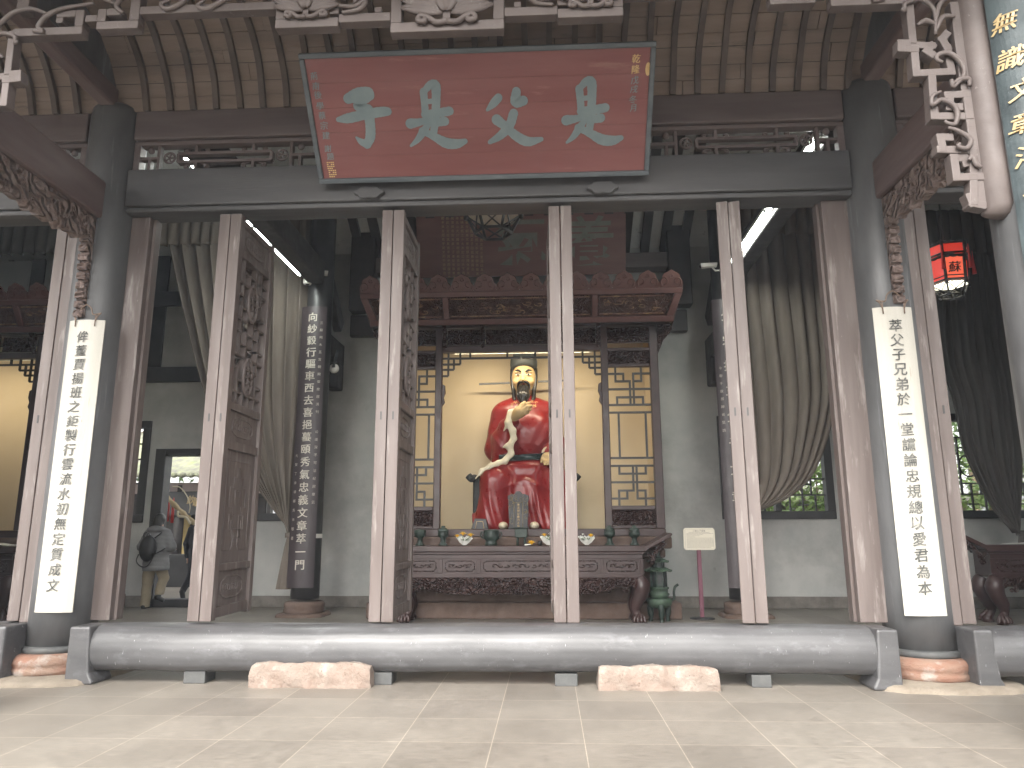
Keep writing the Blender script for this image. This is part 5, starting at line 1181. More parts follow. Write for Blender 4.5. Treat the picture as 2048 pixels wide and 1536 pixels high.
def head(P):
    d = ell(P, q(1049, 758, -.14), (.215, .25, .27)); d = smin(d, ell(P, q(1049, 775, -.17), (.165, .2, .16)), .06)
    d = smin(d, ell(P, q(1049, 785, -.24), (.075, .09, .055)), .05)
    d = smin(d, cap(P, q(1048, 755, -.375), q(1048, 768, -.435), .022, .038), .03)
    d = smin(d, cap(P, q(1044, 769, -.395), q(1052, 769, -.395), .028, .028), .02)
    for s in (-1, 1):
        d = smin(d, ell(P, q(1049+s*11, 750.5, -.355), (.07, .03, .022)), .025)
        d = smin(d, ell(P, q(1049+s*14, 769, -.3), (.07, .06, .06)), .05)
        e = np.maximum(ell(P, q(1049+s*24.5, 764, -.12), (.035, .06, .1)), -ell(P, q(1049+s*26.5, 763, -.15), (.015, .03, .05))); d = smin(d, e, .012)
        d = np.maximum(d, -ell(P, q(1049+s*10.5, 756.5, -.42), (.055, .045, .028)))
    d = smin(d, ell(P, q(1049, 778, -.35), (.05, .03, .018)), .02)
    return smin(d, cap(P, q(1049, 785, -.08), q(1049, 812, -.02), .13, .15), .06)
sdf_build(head, (-.4, -.6, 2.1), (.4, .25, 3.1), .0135, 'head', m_skin, stt, O3)
mb = MB(); me_ = MB()
for s in (-1, 1):
    p = q(1049+s*10.5, 756.5, -.365)+np.array(O3); me_.sphere(p, (.052, .035, .022), 12, 8)
    p = p+np.array((s*0-.0, -.034, -.004)); mb.sphere(p, (.02, .01, .018), 10, 6)
    a = [q(1049+s*4.5, 751.5, -.40), q(1049+s*10, 748, -.40), q(1049+s*17, 748.5, -.36)]; mb.tube(spline([v+np.array(O3) for v in a], 4), [.012, .015, .017, .019, .019, .018, .015, .011, .006], 6)
    a = [q(1049+s*5, 755.2, -.388), q(1049+s*10.5, 753.6, -.405), q(1049+s*16, 755.6, -.37)]; mb.tube(spline([v+np.array(O3) for v in a], 4), .007, 5)
    a = [q(1049+s*1, 772, -.425), q(1049+s*7, 772.5, -.40), q(1049+s*11, 777, -.35), q(1049+s*12.5, 786, -.31)]; mb.tube(spline([v+np.array(O3) for v in a], 4), [.014, .02, .024, .026, .026, .025, .024, .022, .02, .017, .014, .01, .004], 7)
    a = [q(1049+s*22, 738, -.12), q(1049+s*22.5, 765, -.16), q(1049+s*20.5, 785, -.2), q(1049+s*19, 802, -.2), q(1049+s*16, 806, -.25)]; mb.tube(spline([v+np.array(O3) for v in a], 4), [.05]*4+[.042]*4+[.04]*4+[.04]*4+[.012], 7)
me_.build('eye', m_eye, stt)
def beard(P):
    d = cap(P, q(1049, 786, -.31), q(1048, 801, -.4), .1, .115); d = smin(d, cap(P, q(1048, 801, -.4), q(1049, 818, -.5), .11, .03), .03)
    d = smin(d, ell(P, q(1049, 781.5, -.355), (.045, .03, .035)), .02); return d+.006*np.sin(P[:, 0]*140)
sdf_build(beard, (-.25, -.7, 1.9), (.25, -.1, 2.55), .012, 'beard', m_hair, stt, O3)
mb.build('facial_hair', m_hair, stt)
mb = MB(); p = q(1049, 776, -.385)+np.array(O3); mb.sphere(p, (.042, .02, .014), 10, 6); mb.build('lips', m_lip, stt)
# collar, embroidered yoke
mb = MB(); c = q(1049, 801, -.06)+np.array(O3)
mb.tube([c+np.array((.155*cos(a), .14*sin(a), -.02-.06*max(0, -sin(a)))) for a in np.linspace(0, 2*pi, 25)], .03, 8); mb.build('collar', m_lining, stt)
mb = MB(); rnd = random.Random(4)
for kk in range(30):
    px, py = 1049+rnd.uniform(-26, 26), 812+rnd.uniform(-4, 10)
    if abs(px-1049) < 9: continue
    c = np.array((px, py)); pts = []
    for a in np.linspace(0, 4.5, 8):
        u, v = px+3*cos(a+kk)*(1-a*.1), py+2.4*sin(a+kk)*(1-a*.1); pts.append(q(u, v, surf(u, v)-.004)+np.array(O3))
    mb.tube(pts, .004, 4)
mb.build('yoke_embroidery', m_gold, stt)
# hat
mb = MB(); c = q(1049, 742, -.13)+np.array(O3)
mb.lathe([(.215, -.0), (.235, .03), (.245, .1), (.243, .17), (.232, .21), (.2, .225), (0, .23)], tuple(c), 32, 1, 1.12)
for i in range(len(mb.v)):
    v = mb.v[i]; f_ = (c[1]-v[1])/.27; mb.v[i] = (v[0], v[1], v[2]+.06*f_*max(0, 1-(v[2]-c[2])/.2) if f_ > 0 else v[2])
mb.build('hat_band', m_hat, stt)
mb = MB(); z0, z1 = c[2]+.2, c[2]+.5
for yy, hw, dz in ((-.1, .185, 0), (.05, .19, .02)): mb.prism([(c[0]-hw, z0), (c[0]+hw, z0), (c[0]+hw*1.03, z1), (c[0]-hw*1.03, z1)], c[1]+yy-.07, c[1]+yy+.06, lambda u, v, w_: (u, w_, v))
mb.build('hat_crown', m_hat, stt, bevel=.03)
for s in (-1, 1):
    a = q(1049+s*23, 763 if s < 0 else 761.5, .06)+np.array(O3); b = q(956 if s < 0 else 1152, 764 if s < 0 else 758, .1)+np.array(O3)
    MB().bar(a, b, .02, .035, (0, 0, 1)).build('hat_wing', m_hair, stt)
# raised hand with five separate fingers, and the hand on the knee
def hand(P, wrist, palm, fingers, thumb, r=.034):
    d = smin(cap(P, wrist, palm, .075, .085), ell(P, palm, (.11, .075, .1)), .05)
    for f in fingers: 
        g = smin(cap(P, f[0], f[1], r, r*.95), cap(P, f[1], f[2], r*.95, r*.75), .012); d = smin(d, g, .018)
    g = smin(cap(P, thumb[0], thumb[1], r*1.1, r), cap(P, thumb[1], thumb[2], r, r*.8), .012); return smin(d, g, .02)
FD = -.62
fing = [(q(1048, 829, FD-.06), q(1055, 823, FD-.08), q(1061, 819, FD-.03)), (q(1050, 833, FD-.08), q(1058, 828.5, FD-.1), q(1065, 825, FD-.04)), (q(1050, 838, FD-.08), q(1057, 834.5, FD-.1), q(1063, 832, FD-.04)), (q(1048, 842, FD-.06), q(1053, 840, FD-.08), q(1059, 838, FD-.03))]
th = (q(1042, 829, FD-.0), q(1047, 821, FD+.02), q(1052, 817, FD+.04))
sdf_build(lambda P: hand(P, q(1029, 848, FD+.04), q(1042, 837, FD-.02), fing, th), (-.35, -.9, 1.7), (.3, -.35, 2.3), .011, 'hand', m_skin, stt, O3)
ky = -.62; wr, pl = q(1098, 918, -.42), q(1095, 926, ky)
fing = [(q(1090+5*i, 929, ky-.05), q(1089+5.2*i, 933, ky-.13), q(1089+5.2*i, 939, ky-.15)) for i in range(4)]
sdf_build(lambda P: hand(P, wr, pl, fing, (q(1090, 925, ky), q(1085, 928, ky-.06), q(1083, 934, ky-.08)), .026), (.1, -1.05, .9), (.8, -.3, 1.4), .0115, 'hand', m_skin, stt, O3)
# pale sleeve linings
def lining(P):
    pts = [(1028, 838, -.6), (1020, 856, -.62), (1029, 872, -.63), (1031, 888, -.62), (1022, 902, -.62), (1026, 916, -.62), (1014, 930, -.62), (990, 939, -.7), (970, 950, -.75), (961, 964, -.79)]; rs = [.085, .062, .058, .052, .062, .05, .056, .045, .034, .018]; d = None
    for i in range(len(pts)-1):
        g = cap(P*np.array((1, 1.6, 1)), q(pts[i][0], pts[i][1], pts[i][2]*1.6), q(pts[i+1][0], pts[i+1][1], pts[i+1][2]*1.6), rs[i], rs[i+1]); d = g if d is None else smin(d, g, .03)
    d = smin(d, cap(P, q(1020, 858, -.62), q(1012, 872, -.6), .05, .012), .03); d = smin(d, cap(P, q(1024, 898, -.62), q(1010, 904, -.6), .05, .01), .03)
    return d+.006*np.sin(P[:, 0]*46+P[:, 2]*5)
sdf_build(lining, (-1., -1.0, .7), (.1, -.4, 2.2), .015, 'sleeve_lining', m_lining, stt, O3)
mb = MB(); mb.tube([q(1098+10*cos(a), 915+9*sin(a), -.5-.0*a)+np.array(O3) for a in np.linspace(0, 2*pi, 17)], .045, 7); mb.build('cuff', m_lining, stt)
for px in (1011, 1069): MB().sphere(q(px, 1051, -.7)+np.array(O3), (.08, .16, .065), 12, 8).build('shoe', m_lining, stt)
for s in (-1, 1):
    mb = MB(); mb.prism([(q(1048+s*66, 1058)[0]+sx0, SZ), (q(1048+s*88, 1058)[0]+sx0, SZ), (q(1048+s*84, 1040)[0]+sx0, SZ+.17)][::s], STY-.66, STY-.52, lambda u, v, w_: (u, w_, v)); mb.build('under_robe', m_lining, stt, bevel=.02)
# armchair
t = thing('armchair', 'dark green black armchair under the seated statue', 'chair', (sx0, STY+.2, SZ))
ax = lambda px: (px-1048)*k+sx0
for s in (-1, 1):
    a, b = sorted((ax(1048+s*97), ax(1048+s*76))); MB().box(a, b, STY-.45, STY+.5, SZ, SZ+.86).build('chair_side', m_hat, t, bevel=.03)
    c = ax(1048+s*94); MB().tube(spline([(c+s*.1, STY-.52, SZ+.9), (c+s*.04, STY-.52, SZ+.84), (c, STY-.4, SZ+.87), (c-s*.04, STY+.5, SZ+.9)], 4), .06, 8).build('armrest', m_hat, t)
MB().box(ax(975), ax(1121), STY-.1, STY+.5, SZ+.05, SZ+.75).build('seat', m_hat, t, bevel=.02)
# ================================================================ CURTAINS
def curtain(name, label, xfix, top, edge, tie, n=9, Y=12.0, mat=m_curt, tail=True, valance=None, inv=1):
    """xfix: straight side x; top z; edge: [(x,z)...] of the swept side from the top to the tie; tie (x,z)"""
    t = thing(name, label, 'curtain', (tie[0], Y, 0), 'gathered curtains in the hall')
    ez = np.array([e[1] for e in edge])[::-1]; exx = np.array([e[0] for e in edge])[::-1]
    sp = spline([(e[0], e[1], 0) for e in edge], 10); sz, sxx = np.array([p[1] for p in sp])[::-1], np.array([p[0] for p in sp])[::-1]
    def P(u, v):
        z = top+(tie[1]-top)*v; xe = np.interp(z, sz, sxx); c = max(0, (v-.55)/.45)**2.2
        xs = xfix*(1-c)+(tie[0]-inv*.06)*c; w_ = u**(1-.25*v); x = xs+(xe-xs)*w_
        zz = z+.25*v*v*(1-u)*0; amp = .085*(1-v)**.35+.02+.0*u
        ph = u*n*2*pi+1.1*sin(u*7)+.9*sin(v*2.5+u*3); return (x+.03*sin(ph*1.0+1.5)*(1-v*.6), Y+amp*sin(ph)*(.7+.3*sin(u*23))+.05*sin(u*5+v*3), zz-.1*(1-v)*0)
    MB().grid(P, n*14, 60).build('drape', mat, t, solid=.012)
    m = MB(); m.lathe([(.085, -.04), (.09, -.03), (.09, .03), (.085, .04)], (tie[0], Y, tie[1]), 20, 1, .9); m.build('tieback', mat, t)
    if tail:
        def T(u, v):
            a = 2*pi*u; r = .05+.075*v**.7+.012*sin(6*a)*v; return (tie[0]+r*cos(a)*1.0-inv*.06*v, Y+r*.6*sin(a), tie[1]-v*(tie[1]-.42 if tie[1] > 1 else .8))
        MB().grid(T, 48, 14).build('tail', mat, t)
    return t
def valance(label, x0, x1, z0, z1, Y, mat=m_curt):
    n = int((x1-x0)/.19)
    mb = MB(); mb.grid(lambda u, v: (x0+(x1-x0)*u+.02*sin(u*n*6.28+1), Y-.12+.055*sin(u*n*6.28+.6*sin(u*17))*(.35+.65*(1-v)), z0+(z1-z0)*v+.012*sin(u*n*6.28+2)*(1-v)), n*12, 8)
    tag(mb.build('curtain_valance', mat, solid=.01), label, 'valance', 'pleated valances above the curtains')
curtain('curtain', 'grey brown curtain swept to the dark inner column left of the shrine', -4.16, 7.3, [(-6.95, 7.3), (-6.8, 6.39), (-6.38, 5.0), (-5.92, 3.66), (-5.45, 2.8), (-5.0, 2.2), (-4.5, 1.6), (-4.22, 1.3)], (-4.26, 1.28), 10, inv=1)
curtain('curtain', 'grey brown curtain swept to the left, mostly hidden behind the left round column', -8.6, 7.3, [(-7.1, 7.3), (-7.12, 6.4), (-7.26, 5.4), (-7.6, 4.0), (-8.0, 2.8), (-8.35, 1.8), (-8.42, 1.4)], (-8.45, 1.35), 8, inv=-1)
curtain('curtain', 'grey brown curtain swept to the inner column on the right, before the rear window', 3.22, 7.3, [(4.98, 7.3), (4.92, 6.3), (4.88, 5.0), (4.84, 3.9), (4.72, 3.2), (4.35, 2.3), (3.95, 1.9), (3.45, 1.66), (3.2, 1.6)], (3.2, 1.6), 8, inv=-1)
valance('grey pleated valance above the left curtain, ending at the left round column', -7.25, -4.25, 6.37, 7.3, 12.0)
valance('grey pleated valance above the right curtain beside the right round column', 3.15, 5.05, 6.33, 7.3, 12.0)
e = [at(1858, 500, 12.0), at(1872, 700, 12.0), at(1905, 800, 12.0), at(1928, 900, 12.0), at(1985, 1010, 12.0), at(2030, 1062, 12.0)]
e = [(p[0], p[2]) for p in e]; tz = at(2042, 1066, 12.0)
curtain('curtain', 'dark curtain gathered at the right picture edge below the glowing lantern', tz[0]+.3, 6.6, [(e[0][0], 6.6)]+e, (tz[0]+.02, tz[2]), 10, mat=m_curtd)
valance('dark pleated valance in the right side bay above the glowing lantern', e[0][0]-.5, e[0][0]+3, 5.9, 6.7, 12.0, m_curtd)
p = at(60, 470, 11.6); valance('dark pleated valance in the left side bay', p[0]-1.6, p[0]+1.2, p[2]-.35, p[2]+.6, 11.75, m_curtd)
# ================================================================ TUBE LIGHTS, CAMERAS, LAMPS
def tube_light(x, z, y0, y1, label, side):
    t = thing('tube_light', label, 'tube light', (x, y0, z), 'tube lights along the cross beams')
    MB().box(x-.045, x+.045, y0, y1, z+.022, z+.075).build('housing', m_fix, t, bevel=.008)
    n = 2; L_ = (y1-y0)/n
    for i in range(n):
        a, b = y0+i*L_+.03, y0+(i+1)*L_-.03
        m = MB(); m.tube([(x, a+.03, z), (x, b-.03, z)], .031, 10); m.build('lamp_tube', m_tube, t)
        for yy in (a, b): MB().box(x-.03, x+.03, yy-.015, yy+.015, z-.025, z+.02).build('end_cap', m_blk if side else m_fix, t)
    l_ = bpy.data.lights.new('tube_lamp', 'AREA'); l_.shape = 'RECTANGLE'; l_.size = .05; l_.size_y = y1-y0-.3; l_.energy = 24; l_.color = (.97, 1, .95)
    o = bpy.data.objects.new('tube_lamp', l_); COL.objects.link(o); o.location = (x, (y0+y1)/2, z-.022)
tube_light(-4.2, 5.66, 7.5, 11.6, 'lit tube light along the beam above the left curtain', 1); tube_light(3.05, 5.62, 7.5, 11.3, 'lit tube light along the beam above the right curtain', 0)
def cctv(p, yaw, label):
    t = thing('security_camera', label, 'security camera', tuple(p), 'white security cameras on the inner columns'); R = Matrix.Translation(Vector(p)) @ Matrix.Rotation(yaw, 4, 'Z')
    m = MB(); m.prism([(-.13, -.035), (.12, -.035), (.14, .03), (-.14, .045)], -.045, .045, lambda u, v, w_: (u, w_, v)); m.xf(R); m.build('camera_body', m_cctv, t, bevel=.01)
    m = MB(); m.sphere((-.135, 0, .0), (.03, .032, .032), 10, 8); m.xf(R); m.build('lens', m_blk, t)
    m = MB(); m.tube([(.05, 0, -.04), (.1, 0, -.1), (.2, 0, -.1)], .016, 7); m.lathe([(.045, -.0), (.045, .02)], (.2, 0, -.11), 12); m.xf(R); m.build('bracket', m_cctv, t)
cctv(at(640, 546, 11.85), radians(200), 'white security camera beside the end of the left tube light'); cctv(at(1418, 531, 11.8), radians(-12), 'white security camera on the right inner column')
p = at(615, 563, 11.8); m = MB(); m.lathe([(0, -.05), (.065, -.05), (.075, -.02), (.075, .03), (.06, .05), (0, .05)], tuple(p), 20); t = thing('smoke_detector', 'round white smoke detector at the far end of the left tube light', 'smoke detector', tuple(p)); m.build('detector_body', m_cctv, t); MB().lathe([(.03, -.06), (.035, -.05)], tuple(p), 12).build('sensor', m_blk, t)
p = at(667, 735, 12.25); m = MB(); n = 24; t = thing('round_lamp', 'round white lamp under the beam beside the left inner column', 'lamp', tuple(p))
m = MB(); m.lathe([(0, 0), (.075, 0), (.085, -.02), (.085, -.06), (.07, -.08), (0, -.08)], (0, 0, 0), 24); m.xf(Matrix.Translation(Vector(p)) @ Matrix.Rotation(radians(75), 4, 'X')); m.build('lamp_face', m_cctv, t)
m = MB(); m.tube([(p[0], p[1], p[2]), (p[0], p[1]+.2, p[2]+.35)], .03, 8); m.build('lamp_arm', m_blk, t)
# ================================================================ LANTERNS
def lantern(x, y, zb, label, r, mats, text=None, cord=1.2, rot=0.26):
    t = thing('palace_lantern', label, 'lantern', (x, y, zb), 'hanging palace lanterns'); ms, mt, mbm = mats
    H = r*1.75; zt = zb+r*.72
    def hexp(rr, z, off=0): return [np.array((x+rr*cos(rot+pi/6+i*pi/3+off-pi/2), y+rr*sin(rot+pi/6+i*pi/3+off-pi/2), z)) for i in range(6)]
    lo, mid, up, top = hexp(r*.93, zt), hexp(r*1.0, zt+H*.72), hexp(r*1.08, zt+H*.8), hexp(r*1.08, zt+H*1.12)
    fr = MB()
    for A_, B_ in ((lo, mid), (up, top)):
        for i in range(6):
            j = (i+1) % 6; fr.tube([A_[i]-(0, 0, .02), B_[i]+(0, 0, .02)], r*.085, 6); fr.tube([A_[i], A_[j]], r*.06, 5); fr.tube([B_[i], B_[j]], r*.08, 5)
    for i in range(6):
        j = (i+1) % 6; a, b = lo[i]*.84+mid[i]*.16, lo[j]*.84+mid[j]*.16; fr.tube([a, b], r*.035, 5)
        for A_, dz in ((top, .1), (mid, -.06)):
            pts = [A_[i]+(A_[j]-A_[i])*u+np.array((0, 0, r*dz*(.5+.9*abs(sin(u*9.4))))) for u in np.linspace(0, 1, 13)]; fr.tube(pts, r*.03, 5)
        c = np.array((x, y, 0)); d = (top[i]-c)*np.array((1, 1, 0)); d /= np.linalg.norm(d)
        fr.tube(spline([up[i]+d*r*.02, up[i]+d*r*.16+np.array((0, 0, r*.1)), top[i]+d*r*.2, top[i]+d*r*.08+np.array((0, 0, r*.1))], 4), r*.03, 5)
        fr.tube([lo[i], lo[i]-np.array((0, 0, r*.22))], r*.09, 6)
        pts = [lo[i]+(lo[j]-lo[i])*u-np.array((0, 0, r*(.06+.05*abs(sin(u*15.7))))) for u in np.linspace(0, 1, 15)]; fr.tube(pts, r*.028, 5)
    b2_ = hexp(r*.62, zb)
    for i in range(6):
        j = (i+1) % 6; fr.tube([lo[i]-(0, 0, r*.1), b2_[i]], r*.05, 5); fr.tube([b2_[i], b2_[j]], r*.055, 5); fr.tube([lo[i]-(0, 0, r*.1), b2_[j]], r*.03, 4); fr.tube([lo[j]-(0, 0, r*.1), b2_[i]], r*.03, 4)
    fr.tube([(x, y, zt+H*1.12), (x, y, zt+H*1.12+cord)], .012, 6)
    for i in range(6): fr.tube([top[i], (x, y, zt+H*1.35)], r*.03, 5)
    fr.build('lantern_frame', m_blk, t)
    pa = MB(); pb = MB(); pc_ = MB(); FI = max(range(6), key=lambda i: np.dot(((lo[i]+lo[(i+1) % 6])/2-np.array((x, y, zt)))[:2], -np.array((x, y))/sqrt(x*x+y*y)))
    for i in range(6):
        j = (i+1) % 6; (pb if i == FI else pa).add([lo[i], lo[j], mid[j], mid[i]], [(0, 1, 2, 3)]); pa.add([up[i], up[j], top[j], top[i]], [(0, 1, 2, 3)]); 
    pc_.add([v-np.array((0, 0, r*.1)) for v in lo], [tuple(range(6))]); 
    pa.build('silk_panel', ms, t); pb.build('silk_panel', mt, t); pc_.build('base_pane', mbm, t)
    for i in range(0, 6, 1):
        d = (top[i]-np.array((x, y, top[i][2]))); d /= np.linalg.norm(d); p = top[i]+d*r*.2
        m = MB(); m.tube([p, p-np.array((0, 0, r*.7)), p-np.array((0, 0, r*1.5))], [.004, .012, .028], 6); m.build('tassel', m_silk, t)
    if text:
        i = FI; m = MB(); a, b, c_, d_ = lo[i], lo[(i+1) % 6], mid[i], mid[(i+1) % 6]; nn = np.cross(b-a, c_-a); nn /= np.linalg.norm(nn)
        if np.dot(nn, (a+b)/2-np.array((x, y, zt))) < 0: nn = -nn
        ctr = (a+b+c_+d_)/4; eu = (b-a)/np.linalg.norm(b-a); ev_ = (c_-a)/np.linalg.norm(c_-a); 
        if eu[0] < 0: eu = -eu
        put_text(m, [(text, 0, 0)], r*.62, lambda u, v: tuple(ctr+eu*u+ev_*v+nn*.006), bold=0, slant=.15, nib=(.04, .02)); m.build('painted_character', m_blk, t)
    return t
lc = at(987, 466, 8.4); lantern(atx(987, 440, 8.4), 8.4, lc[2], 'dark framed palace lantern with pale underside hanging behind the lintel', .365, (m_silk, m_silk, m_pane), cord=1.5, rot=0)
lc = at(1893, 593, 9.2); lantern(atx(1893, 545, 9.2)+.02, 9.2, lc[2], 'glowing red palace lantern painted with a black character in the right side bay', .245, (m_lred, m_lor, m_lwh), '蘇', cord=2.0, rot=-.12)
# ================================================================ PEOPLE
def person_body(f, lo, hi, root, name, mat, res=.014, rot=0): return sdf_build(f, lo, hi, res, name, mat, root, tuple(root.location), rot=rot)
PX, PY = -7.12, 13.12
t = thing('person', 'person in a grey quilted coat and khaki trousers stepping out through the rear doorway', 'person', (PX, PY, 0)); A_ = lambda *a: np.array(a, float)
def body(P):      # head, neck and hands as one figure under the clothes
    d = ell(P, A_(.0, .03, 1.53), (.078, .095, .115)); d = smin(d, cap(P, A_(0, .02, 1.36), A_(0, .02, 1.46), .055, .05), .03)
    d = smin(d, cap(P, A_(0, .0, .85), A_(0, .0, 1.33), .13, .13), .05)
    for s, hp in ((-1, A_(-.2, .22, 1.02)), (1, A_(.21, .2, 1.04))):
        d = smin(d, cap(P, A_(s*.15, 0, 1.3), A_(s*.24, .03, 1.08), .05, .045), .03); d = smin(d, cap(P, A_(s*.24, .03, 1.08), hp, .04, .03), .02)
        for i in range(4): d = smin(d, cap(P, hp, hp+A_((i-1.5)*.018, .075-.006*abs(i-1.5), -.02), .012, .008), .008)
        d = smin(d, cap(P, hp, hp+A_(-s*.045, .035, .01), .012, .009), .008)
    return d
person_body(body, (-.36, -.2, .7), (.36, .4, 1.7), t, 'body', m_flesh, .012)
def coat(P):
    z = P[:, 2]; d = ell(P, A_(0, 0, 1.12), (.235, .165, .34)); d = smin(d, cap(P, A_(-.1, 0, 1.32), A_(.1, 0, 1.32), .085, .085), .05)
    d = smin(d, cap(P, A_(0, 0, 1.0), A_(.02, .0, .72), .2, .225)*1, .06)
    for s in (-1, 1):
        d = smin(d, cap(P, A_(s*.17, 0, 1.31), A_(s*.275, .0, 1.08), .082, .08), .04); d = smin(d, cap(P, A_(s*.275, .0, 1.08), A_(s*.21, .17, 1.03), .08, .062), .03)
    d = smin(d, ell(P, A_(0, -.1, 1.385), (.15, .075, .065)), .03)
    d = d-.0075*np.abs(np.sin(z*42+P[:, 0]*2))+.004
    return np.maximum(d, .655-z+.03*P[:, 0])
person_body(coat, (-.42, -.28, .6), (.42, .32, 1.52), t, 'quilted_coat', m_coat, .012)
def trousers(P):
    d = smin(cap(P, A_(-.09, 0, .78), A_(-.1, -.02, .45), .115, .09), cap(P, A_(-.1, -.02, .45), A_(-.105, -.02, .03), .085, .08), .02)
    d = smin(d, smin(cap(P, A_(.1, 0, .78), A_(.13, .1, .52), .11, .09), cap(P, A_(.13, .1, .52), A_(.135, -.03, .23), .085, .078), .02), .02)
    return np.maximum(d+.004*np.sin(P[:, 2]*26+P[:, 0]*20), np.minimum(.02-P[:, 2]+1e3*(P[:, 0] > .01), .24-P[:, 2]+1e3*(P[:, 0] <= .01)))
person_body(trousers, (-.3, -.2, -.02), (.3, .3, .92), t, 'trousers', m_khaki, .013)
person_body(lambda P: np.minimum(np.maximum(smin(cap(P, A_(-.105, -.06, .035), A_(-.105, .13, .03), .05, .042), cap(P, A_(-.105, -.04, .05), A_(-.105, -.03, .09), .05, .045), .02), -P[:, 2]), smin(cap(P, A_(.135, -.08, .2), A_(.14, .1, .13), .047, .04), cap(P, A_(.135, -.05, .2), A_(.135, -.03, .26), .045, .045), .02)), (-.25, -.2, -.01), (.25, .25, .32), t, 'shoes', m_bag, .012)
person_body(lambda P: smin(np.maximum(ell(P, A_(0, .02, 1.56), (.1, .115, .12)), -ell(P, A_(0, .16, 1.5), (.07, .1, .1))), ell(P, A_(0, -.055, 1.47), (.09, .05, .1)), .03)+.003*np.sin(P[:, 0]*160), (-.15, -.16, 1.32), (.15, .2, 1.72), t, 'hair', m_hair, .0105)
bg_ = thing('backpack', 'small black backpack with a hanging strap worn on the grey coat', 'backpack', (PX-.03, PY-.24, .85))
def pack(P): return smin(np.maximum(ell(P, A_(0, 0, .2), (.155, .085, .23)), np.abs(P[:, 1])-.08), ell(P, A_(0, -.05, .12), (.11, .05, .1)), .03)
sdf_build(pack, (-.25, -.2, -.1), (.25, .15, .5), .011, 'bag', m_bag, bg_, tuple(bg_.location))
b = np.array(bg_.location)
for pts in ([(-.14, -.03, .1), (-.15, -.06, -.02), (-.05, -.07, -.11), (.06, -.07, -.1), (.13, -.06, .02), (.14, -.04, .12)], [(-.05, .0, .4), (0, -.02, .46), (.05, 0, .4)], [(.1, .02, .38), (.16, .09, .46), (.14, .2, .5)], [(-.1, .02, .38), (-.14, .09, .46), (-.12, .2, .5)], [(.13, .0, .1), (.22, .06, .16), (.24, .14, .2)]):
    MB().tube(spline([b+A_(*p) for p in pts], 5), .011, 6).build('strap', m_bag, bg_)
# second person, mostly behind the door leaves, walking away outside
PX2, PY2 = atx(399, 1100, 14.6), 14.6
t = thing('person', 'person in dark clothes outside the rear doorway, half hidden by a door leaf', 'person', (PX2, PY2, 0))
def body2(P):
    d = smin(ell(P, A_(0, .02, 1.62), (.08, .1, .12)), cap(P, A_(0, 0, 1.42), A_(0, 0, 1.55), .055, .05), .03); d = smin(d, cap(P, A_(0, 0, .95), A_(0, 0, 1.4), .13, .14), .05)
    for s in (-1, 1):
        hp = A_(s*.26, .06, .8); d = smin(d, cap(P, A_(s*.17, 0, 1.38), A_(s*.25, -.02, 1.1), .05, .045), .03); d = smin(d, cap(P, A_(s*.25, -.02, 1.1), hp, .042, .03), .02)
        for i in range(4): d = smin(d, cap(P, hp, hp+A_(0, (i-1.5)*.018, -.085+.006*abs(i-1.5)), .012, .009), .008)
        d = smin(d, cap(P, hp, hp+A_(-s*.02, .045, -.035), .012, .009), .008)
    return d
person_body(body2, (-.36, -.2, .6), (.36, .3, 1.8), t, 'body', m_flesh, .014)
def clothes2(P):
    d = ell(P, A_(0, 0, 1.18), (.22, .15, .33)); d = smin(d, cap(P, A_(-.13, 0, 1.4), A_(.13, 0, 1.4), .08, .08), .05)
    for s in (-1, 1): d = smin(d, cap(P, A_(s*.19, 0, 1.38), A_(s*.26, -.02, 1.1), .078, .07), .03); d = smin(d, cap(P, A_(s*.26, -.02, 1.1), A_(s*.262, .05, .86), .068, .055), .02)
    d = smin(d, cap(P, A_(.09, 0, .95), A_(.1, .05, .5), .12, .085), .03); d = smin(d, cap(P, A_(.1, .05, .5), A_(.1, .04, .06), .08, .065), .02)
    d = smin(d, cap(P, A_(-.09, 0, .95), A_(-.1, -.04, .52), .12, .085), .03); d = smin(d, cap(P, A_(-.1, -.04, .52), A_(-.12, -.3, .22), .08, .06), .02)
    return np.maximum(d, P[:, 2]-1.47)
person_body(clothes2, (-.4, -.42, .0), (.4, .3, 1.52), t, 'dark_clothes', m_navy, .016)
person_body(lambda P: np.minimum(np.maximum(cap(P, A_(.1, .0, .035), A_(.1, .18, .03), .05, .042), -P[:, 2]), cap(P, A_(-.12, -.34, .2), A_(-.13, -.25, .06), .05, .045)), (-.25, -.45, -.01), (.25, .28, .3), t, 'shoes', m_bag, .014)
person_body(lambda P: np.maximum(ell(P, A_(0, .0, 1.65), (.092, .115, .12)), -ell(P, A_(0, .15, 1.58), (.075, .09, .1))), (-.15, -.16, 1.48), (.15, .2, 1.8), t, 'hair', m_hair, .012)
